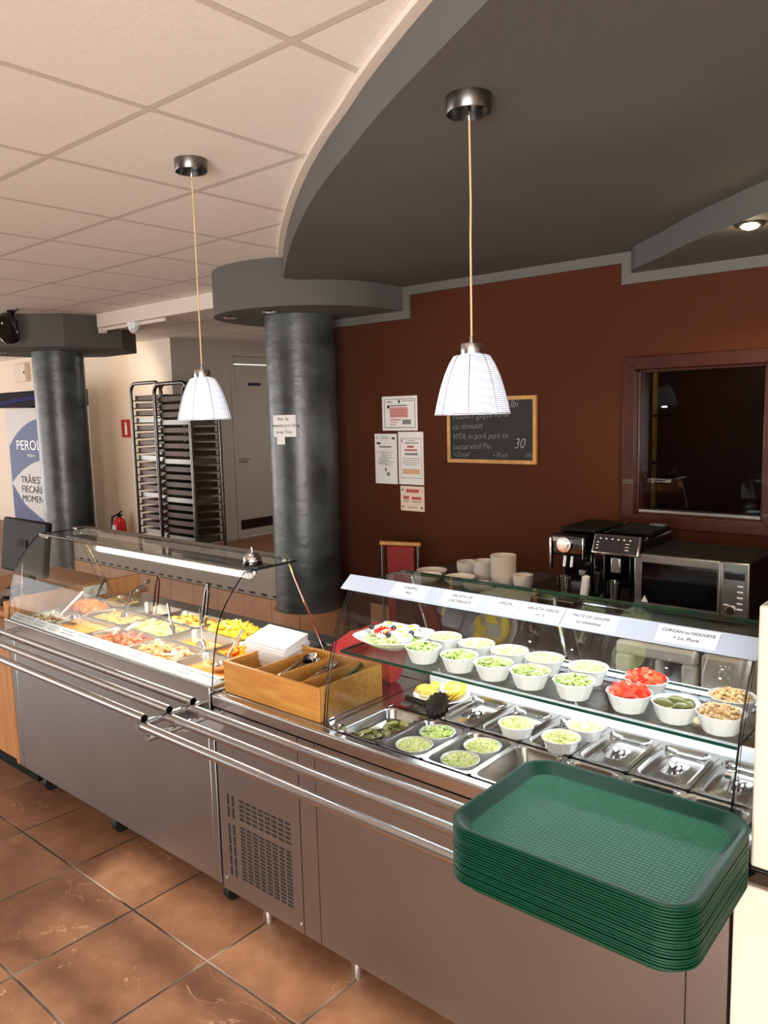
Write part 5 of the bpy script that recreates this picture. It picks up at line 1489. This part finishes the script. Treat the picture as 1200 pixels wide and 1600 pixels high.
def tumbler(x, y, z, label, fill=None):
    t = thing('drinking_glass', label, 'glass', (x, y, z))
    mb = MB()
    prof = [(0.025, 0.0), (0.034, 0.104), (0.0325, 0.104), (0.0235, 0.006)]
    mb.lathe(prof, (x, y, z), 28).build('tumbler', 'acrylic', t)
    MB().lathe([(0.0345, 0.1032), (0.0345, 0.1048), (0.032, 0.1048)], (x, y, z), 28, cap0=False, cap1=False).build('rim', 'chrome', t)
    if fill: MB().lathe([(0.0235, 0.007), (0.026, 0.028)], (x, y, z), 24).build('drink', fill, t)
tumbler(-1.703, 3.235, BT + 0.031, 'drinking glass with yellow-green drink on the left coffee machine', 'cuke_skin')
tumbler(-1.480, 3.275, BT + 0.027, 'empty drinking glass on the tray of the coffee machine beside the microwave')

# microwave
mw = thing('microwave', 'silver and black microwave oven on the back counter', 'microwave', (-1.15, 3.5, BT))
x0, x1, y0, y1, z0, z1 = -1.402, -0.922, 3.31, 3.72, BT + 0.012, BT + 0.262
MB().box(x0 + 0.002, x1 - 0.002, y0 + 0.02, y1, z0, z1).build('body', 'black', mw, bevel=0.004)
MB().box(x0, x1 - 0.112, y0, y0 + 0.02, z0, z1).build('door', 'steel', mw, bevel=0.004)
MB().box(x0 + 0.034, x1 - 0.122, y0 - 0.003, y0 + 0.002, z0 + 0.036, z1 - 0.034).build('door_window', 'gloss_black', mw, bevel=0.003)
MB().box(x0 + 0.075, x1 - 0.165, y0 - 0.0036, y0 - 0.003, z0 + 0.06, z1 - 0.06).build('window_mesh', 'screen', mw)
cp = MB().box(x1 - 0.110, x1, y0, y0 + 0.02, z0, z1).build('control_panel', 'steel', mw, bevel=0.004)
MB().box(x1 - 0.095, x1 - 0.016, y0 - 0.002, y0 + 0.002, z1 - 0.070, z1 - 0.036).build('clock_display', 'screen', cp)
for k in range(5): MB().box(x1 - 0.044, x1 - 0.022, y0 - 0.003, y0 + 0.002, z1 - 0.098 - 0.024 * k, z1 - 0.092 - 0.024 * k).build('button', 'white_plastic', cp, bevel=0.001)
MB().box(x1 - 0.096, x1 - 0.076, y0 - 0.003, y0 + 0.002, z1 - 0.180, z1 - 0.174).build('button', 'white_plastic', cp, bevel=0.001)
mb = MB().tube([(x1 - 0.066, y0 + 0.002, z0 + 0.052), (x1 - 0.066, y0 - 0.016, z0 + 0.052)], [0.021, 0.019], 28); mb.build('knob', 'chrome', cp, bevel=0.001)
MB().prism_y([(x0 + 0.036, z0 + 0.038), (x0 + 0.066, z0 + 0.038), (x0 + 0.051, z0 + 0.068)], y0 - 0.0045, y0 - 0.003).build('warning_sticker', 'white_plastic', mw, smooth=False)
MB().box(x0 + 0.15, x0 + 0.21, y0 - 0.0008, y0, z0 + 0.013, z0 + 0.020).build('nameplate', 'black', mw)
for (x, y) in ((x0 + 0.04, y0 + 0.05), (x1 - 0.04, y0 + 0.05), (x0 + 0.04, y1 - 0.05), (x1 - 0.04, y1 - 0.05)):
    MB().lathe([(0.012, 0), (0.012, 0.0125)], (x, y, BT + 0.0004), 14).build('foot', 'rubber', mw)

# tall shelf with a golden edge in the dark room
sh = thing('storage_shelf', 'narrow golden wooden shelf upright glimpsed through the dark serving window', 'shelf', (-2.05, 5.0, 0))
MB().box(-2.09, -2.00, 5.0, 5.05, 0.3, 2.35).build('upright', 'panel_gold', sh)
for z in (0.95, 1.15, 1.45, 1.75): MB().box(-2.45, -2.0, 4.985, 5.25, z, z + 0.02).build('shelf_board', 'black', sh)
MB().box(-2.085, -2.035, 4.97, 5.0, 1.5, 1.72).build('black_folder', 'black', sh)
add_light('back_room_fill', 'POINT', (-1.55, 4.6, 2.3), 3.0, (1.0, 0.8, 0.5), shadow_soft_size=0.1)  # added unseen lamp to light the shelf upright

# ------------------------------------------------------------------ white cabinet with a box on it at the right edge
wc = thing('side_cabinet', 'cream laminate cabinet with a black top at the right end of the salad counter', 'cabinet', (-0.1, 1.9, 0))
MB().box(-0.448, 0.35, 1.575, 2.3, 0.06, 0.872).build('carcass', 'white_lam', wc, bevel=0.003)
MB().box(-0.448, 0.35, 1.585, 2.3, 0.874, 0.902).build('top_board', 'gloss_black', wc, bevel=0.002)
MB().box(-0.44, 0.35, 1.62, 2.3, 0.0, 0.06).build('plinth', 'black', wc)
tb = thing('storage_box', 'tall cream box standing on the side cabinet at the right edge', 'box', (-0.2, 1.7, 0.903))
MB().box(-0.424, 0.1, 1.592, 1.85, 0.9035, 1.442).build('panel', 'white_lam', tb, bevel=0.006)

# ------------------------------------------------------------------ paper notes on the near column
def note(label, az, z, w, h, lines_, name):
    """sheet wrapped on the column at azimuth az (radians)"""
    t = thing(name, label, 'notice', (c2[0] + 0.224 * math.cos(az), c2[1] + 0.224 * math.sin(az), z), 'paper notes on the column')
    mb = MB(); loops = []
    R = 0.2235
    for i in range(9):
        a = az + (i / 8 - 0.5) * w / R
        loops.append([(c2[0] + r * math.cos(a), c2[1] + r * math.sin(a), zz) for r, zz in ((R, z - h / 2), (R + 0.0012, z - h / 2), (R + 0.0012, z + h / 2), (R, z + h / 2))])
    mb.loft(loops).build('sheet', 'paper', t)
    for i, l in enumerate(lines_):
        da = 0.0
        mbx = text('lettering', l, h * 0.20, (c2[0], c2[1], z + h * (0.26 - 0.30 * i)), (PI / 2, 0, az + PI / 2), 'ink', t, 0.0003, 0.15, 'CENTER')
        # bend the lettering round the column
        zrot = az + PI / 2
        for v in mbx.data.vertices:
            a = v.co.x / R
            rr = R + 0.0015 + v.co.z
            wx = c2[0] + rr * math.cos(az + a); wy = c2[1] + rr * math.sin(az + a)
            wz = z + h * (0.26 - 0.30 * i) + v.co.y
            v.co = (wx - WL[t.name][0], wy - WL[t.name][1], wz - WL[t.name][2])
        mbx.location = (0, 0, 0); mbx.rotation_euler = (0, 0, 0)
azv = math.atan2(-c2[1], -c2[0])        # towards the room
note('larger white note with three lines of handwriting taped on the column', azv - 0.60, 1.758, 0.175, 0.135, ('Bon. Sa', 'comandati prin Ring', 'Linate Tran'), 'paper_note')
note('small white note taped just below the larger note on the column', azv - 0.70, 1.668, 0.065, 0.05, (), 'paper_note')
mb = MB()

# ------------------------------------------------------------------ trolleys by the white wall
ZF = 0.32
def rack(x0, x1, y0, y1, H, label, gx, mesh_right=False, tilt=0):
    t = thing('tray_trolley', label, 'trolley', ((x0 + x1) / 2, (y0 + y1) / 2, ZF), 'steel tray trolleys')
    for y in (y0, y1):
        P = [(x0, y, ZF + 0.12), (x0, y, H - 0.10)]
        for k in range(1, 7):
            a = PI - PI / 2 * k / 6
            P.append((x0 + 0.10 + 0.10 * math.cos(a), y, H - 0.10 + 0.10 * math.sin(a)))
        for k in range(0, 7):
            a = PI / 2 - PI / 2 * k / 6
            P.append((x1 - 0.10 + 0.10 * math.cos(a), y, H - 0.10 + 0.10 * math.sin(a)))
        P.append((x1, y, ZF + 0.12))
        MB().tube(P, 0.019, 12).build('hoop_frame', 'steel_dark', t)
    for k in range(19):
        z = 0.62 + (H - 0.80) * k / 18
        for x in (x0, x1):
            MB().box(x - 0.035 if x == x1 else x + 0.004, x - 0.004 if x == x1 else x + 0.035, y0 + 0.02, y1 - 0.02, z, z + 0.012).build('runner', 'steel_dark', t)
        MB().box(x0 + 0.03, x1 - 0.03, y0 + 0.03, y1 - 0.03, z + 0.013, z + 0.058).build('sheet_tray', 'sheet_brown' if k % 5 else 'steel_dark', t)
    for (x, y) in ((x0, y0), (x1, y0), (x0, y1), (x1, y1)):
        MB().tube([(x - 0.015, y, ZF + 0.055), (x + 0.015, y, ZF + 0.055)], 0.054, 18).build('castor', 'rubber', t)
    return t
rack(-7.34, -6.80, 4.55, 4.90, 2.18, 'left steel tray trolley with rounded hoop frame in the passage', 0)
rack(-6.72, -6.16, 4.42, 4.75, 2.15, 'right steel tray trolley, behind the hanging lamp in the passage', 0)

# fire extinguisher, its sign, junction box, dome camera, loudspeaker
fe = thing('fire_extinguisher', 'red fire extinguisher standing by the white passage wall', 'fire extinguisher', (-8.72, 5.14, ZF))
ex, ey = -8.72, 5.14
MB().lathe([(0.075, ZF), (0.078, ZF + 0.01), (0.078, ZF + 0.22), (0.066, ZF + 0.27), (0.035, ZF + 0.30), (0.03, ZF + 0.31)], (ex, ey, 0), 28).build('cylinder', 'red_paint', fe)
MB().tube([(ex, ey, ZF + 0.305), (ex, ey, ZF + 0.345)], 0.024, 12).tube([(ex - 0.04, ey, ZF + 0.34), (ex + 0.09, ey - 0.02, ZF + 0.39)], 0.010, 8).tube([(ex - 0.04, ey, ZF + 0.33), (ex + 0.07, ey, ZF + 0.345)], 0.008, 8).build('valve', 'black', fe)
MB().tube([(ex - 0.03, ey - 0.01, ZF + 0.34), (ex - 0.11, ey - 0.03, ZF + 0.31), (ex - 0.12, ey - 0.04, ZF + 0.19), (ex - 0.09, ey - 0.05, ZF + 0.05)], 0.012, 8).build('hose', 'rubber', fe)
MB().box(ex - 0.04, ex + 0.04, ey - 0.082, ey - 0.077, ZF + 0.10, ZF + 0.22).build('paper_label', 'white_plastic', fe)
fs = thing('fire_sign', 'red fire extinguisher sign on the wall above the extinguisher', 'sign', (-8.68, 5.299, 1.60))
MB().box(-8.79, -8.60, 5.292, 5.2995, 1.60, 1.815).build('plate', 'signal_red', fs)
MB().box(-8.715, -8.665, 5.290, 5.292, 1.63, 1.75).box(-8.705, -8.675, 5.290, 5.292, 1.75, 1.785).box(-8.72, -8.69, 5.290, 5.292, 1.765, 1.778).build('pictogram', 'white_plastic', fs, smooth=False)
jb = thing('fuse_box', 'small white box with a latch high on the wall left of the far column', 'wall box', (-11.2, 5.3, 2.36))
MB().box(-11.43, -11.08, 5.23, 5.2995, 2.38, 2.63).build('cover', 'white_lam', jb, bevel=0.008)
MB().box(-11.11, -11.095, 5.22, 5.235, 2.49, 2.52).build('latch', 'black', jb)
dc = thing('dome_camera', 'small white dome security camera under the white beam', 'camera', (-5.72, 3.615, 2.592))
MB().lathe([(0.055, -0.001), (0.055, -0.022), (0.052, -0.028)], (-5.72, 3.615, 2.592), 28).build('mount', 'white_plastic', dc)
MB().lathe([(0.046, -0.028), (0.044, -0.05), (0.032, -0.075), (0.012, -0.088), (0.003, -0.089)], (-5.72, 3.615, 2.592), 28).build('dome', 'white_gloss', dc)
ls = thing('loudspeaker', 'black loudspeaker hung from the ceiling at the left edge', 'loudspeaker', (-6.44, 2.94, 2.60))
mb = MB()
L = []
for k in range(9):
    yy = -0.05 + 0.10 * k / 8; sc = 1 - 0.22 * abs(2 * k / 8 - 1) ** 3
    L.append([Vector((-6.44, 2.94, 2.565)) + Euler((0.15, 0, 0.55)).to_matrix() @ Vector((p[0] * sc, yy, p[1] * sc)) for p in rrect(0, 0, 0.15, 0.25, 0.065, 0, 6)])
mb.loft(L).build('cabinet', 'gloss_black', ls)
MB().tube([(-6.44, 2.96, 2.67), (-6.44, 2.97, 2.708)], 0.03, 12).tube([(-6.43, 2.97, 2.68), (-6.33, 2.97, 2.707)], 0.006, 8).build('bracket', 'black', ls)
MB().ball((-6.425, 2.884, 2.60), 0.008).build('indicator', 'white_plastic', ls)

# advertising stand at the far left
ad = thing('advertising_stand', 'white and blue advertising stand with a dark header behind the far column', 'stand', (-9.6, 4.6, 0))
ax0, ax1, ay = -10.20, -8.95, 4.52
MB().box(ax0, ax1, ay, ay + 0.45, 0.05, 1.985).build('cabinet', 'banner_white', ad, bevel=0.006)
hd = MB().box(ax0 - 0.25, ax1, ay + 0.02, ay + 0.45, 2.0, 2.19).build('header', 'header_dark', ad, bevel=0.004)
mb = MB()
A = [(-10.45 + 1.5 * k / 16, 2.035 + 0.09 * math.sin(PI * (0.1 + 0.55 * k / 16))) for k in range(17)]
mb.prism_y(A + [(x, z - 0.045) for x, z in reversed(A)], ay + 0.016, ay + 0.02); mb.build('purple_arc', 'header_purple', hd)
# blue disc with a white field below, cut by the edge of the panel
def clip_disc(cx, cz, R, xa, xb, za, zb, n=64):
    out = []
    for i in range(n):
        a = 2 * PI * i / n
        out.append((min(max(cx + R * math.cos(a), xa), xb), min(max(cz + R * math.sin(a), za), zb)))
    return out
pa = ax0 + 0.045
disc = MB().prism_y(clip_disc(-9.20, 0.36, 1.50, pa, ax1 - 0.02, 0.5, 1.9), ay - 0.002, ay).build('blue_disc', 'banner_blue', ad, smooth=False)
leaf = [(pa + 0.005, 1.05)] + [(pa + 0.005 + 0.9 * k / 12, 1.05 + 0.30 * math.sin(PI / 2 * k / 12) ** 0.9) for k in range(1, 13)] + [(ax1 - 0.03, 1.3), (ax1 - 0.03, 0.60)] + [(pa + 0.30 + 0.6 * (12 - k) / 12, 0.60 + 0.20 * (k / 12) ** 1.3) for k in range(0, 13)]
MB().prism_y(leaf, ay - 0.0035, ay - 0.002).build('white_field', 'banner_white', ad, smooth=False)
MB().prism_y([(pa, 0.5), (pa, 0.93), (pa + 0.25, 0.75), (pa + 0.6, 0.62), (pa + 1.0, 0.55), (pa + 1.0, 0.5)], ay - 0.0034, ay).build('navy_corner', 'banner_navy', ad, smooth=False)
text('lettering', 'PEROLA', 0.17, (-9.96, ay - 0.004, 1.475), RX, 'white_plastic', ad, 0.0008, 0, 'LEFT', 1.3)
text('lettering', 'PADUA', 0.05, (-9.68, ay - 0.004, 1.39), RX, 'white_plastic', ad, 0.0008, 0, 'LEFT', 1.2)
for k, s_ in enumerate(('TR\u0102IE\u0218TE', 'FIECARE', 'MOMENT')):
    text('lettering', s_, 0.118, (-9.90, ay - 0.005, 1.065 - 0.118 * k), RX, 'ink', ad, 0.0008, 0, 'LEFT', 1.3)

# cash desk, monitor and odds and ends at the left edge
dk = thing('cash_desk', 'light wood cash desk at the left end of the hot food counter', 'desk', (-4.3, 2.0, 0))
MB().box(-4.9, -3.83, 1.64, 1.665, 0.14, 0.86).build('front_panel', 'desk_wood', dk, bevel=0.002)
MB().box(-3.853, -3.83, 1.667, 2.36, 0.14, 0.975).build('side_panel', 'desk_wood', dk, bevel=0.002)
MB().box(-4.9, -3.855, 1.66, 2.42, 0.86, 0.89).build('top', 'desk_wood', dk, bevel=0.002)
MB().box(-3.853, -3.83, 1.62, 1.665, 0.14, 0.965).build('corner_post', 'desk_wood', dk, bevel=0.002)
MB().box(-4.85, -3.86, 1.72, 2.38, 0.0, 0.14).build('plinth', 'black', dk)
so = thing('power_socket', 'white double power socket on the wooden panel behind the roast potatoes', 'socket', (-3.829, 2.10, 0.93))
MB().box(-3.8298, -3.820, 2.02, 2.15, 0.905, 0.962).build('cover_plate', 'white_plastic', so, bevel=0.003)
MB().tube([(-3.821, 2.06, 0.933), (-3.8185, 2.06, 0.933)], 0.018, 18).tube([(-3.821, 2.11, 0.933), (-3.8185, 2.11, 0.933)], 0.018, 18).build('outlet', 'stone_white', so)
mo = thing('till_monitor', 'black till monitor standing on the cash desk at the left edge', 'monitor', (-4.4, 2.0, 0.89))
rm = Matrix.Rotation(math.radians(-8), 3, 'X')
MB().obox((-4.32, 1.965, 1.14), (0.52, 0.035, 0.30), rm).build('screen_back', 'black', mo, bevel=0.012)
MB().obox((-4.32, 1.9455, 1.16), (0.10, 0.002, 0.04), rm).build('rear_label', 'slot', mo)
MB().obox((-4.35, 1.985, 0.97), (0.08, 0.04, 0.16), (0, 0, 0)).box(-4.47, -4.22, 1.90, 2.10, 0.8905, 0.905).build('stand', 'black', mo, bevel=0.004)
pr = thing('card_terminal', 'small black and grey payment terminal in front of the till monitor', 'terminal', (-4.1, 1.78, 0.89))
MB().obox((-4.12, 1.78, 0.925), (0.08, 0.16, 0.03), (0.5, 0, 0.3)).build('body', 'gloss_black', pr, bevel=0.008)
MB().obox((-4.12, 1.76, 0.945), (0.06, 0.05, 0.004), (0.5, 0, 0.3)).build('keypad', 'steel', pr)
for o in list(bpy.data.objects):
    if 'fresh' in o: del o['fresh']
bpy.context.view_layer.update()
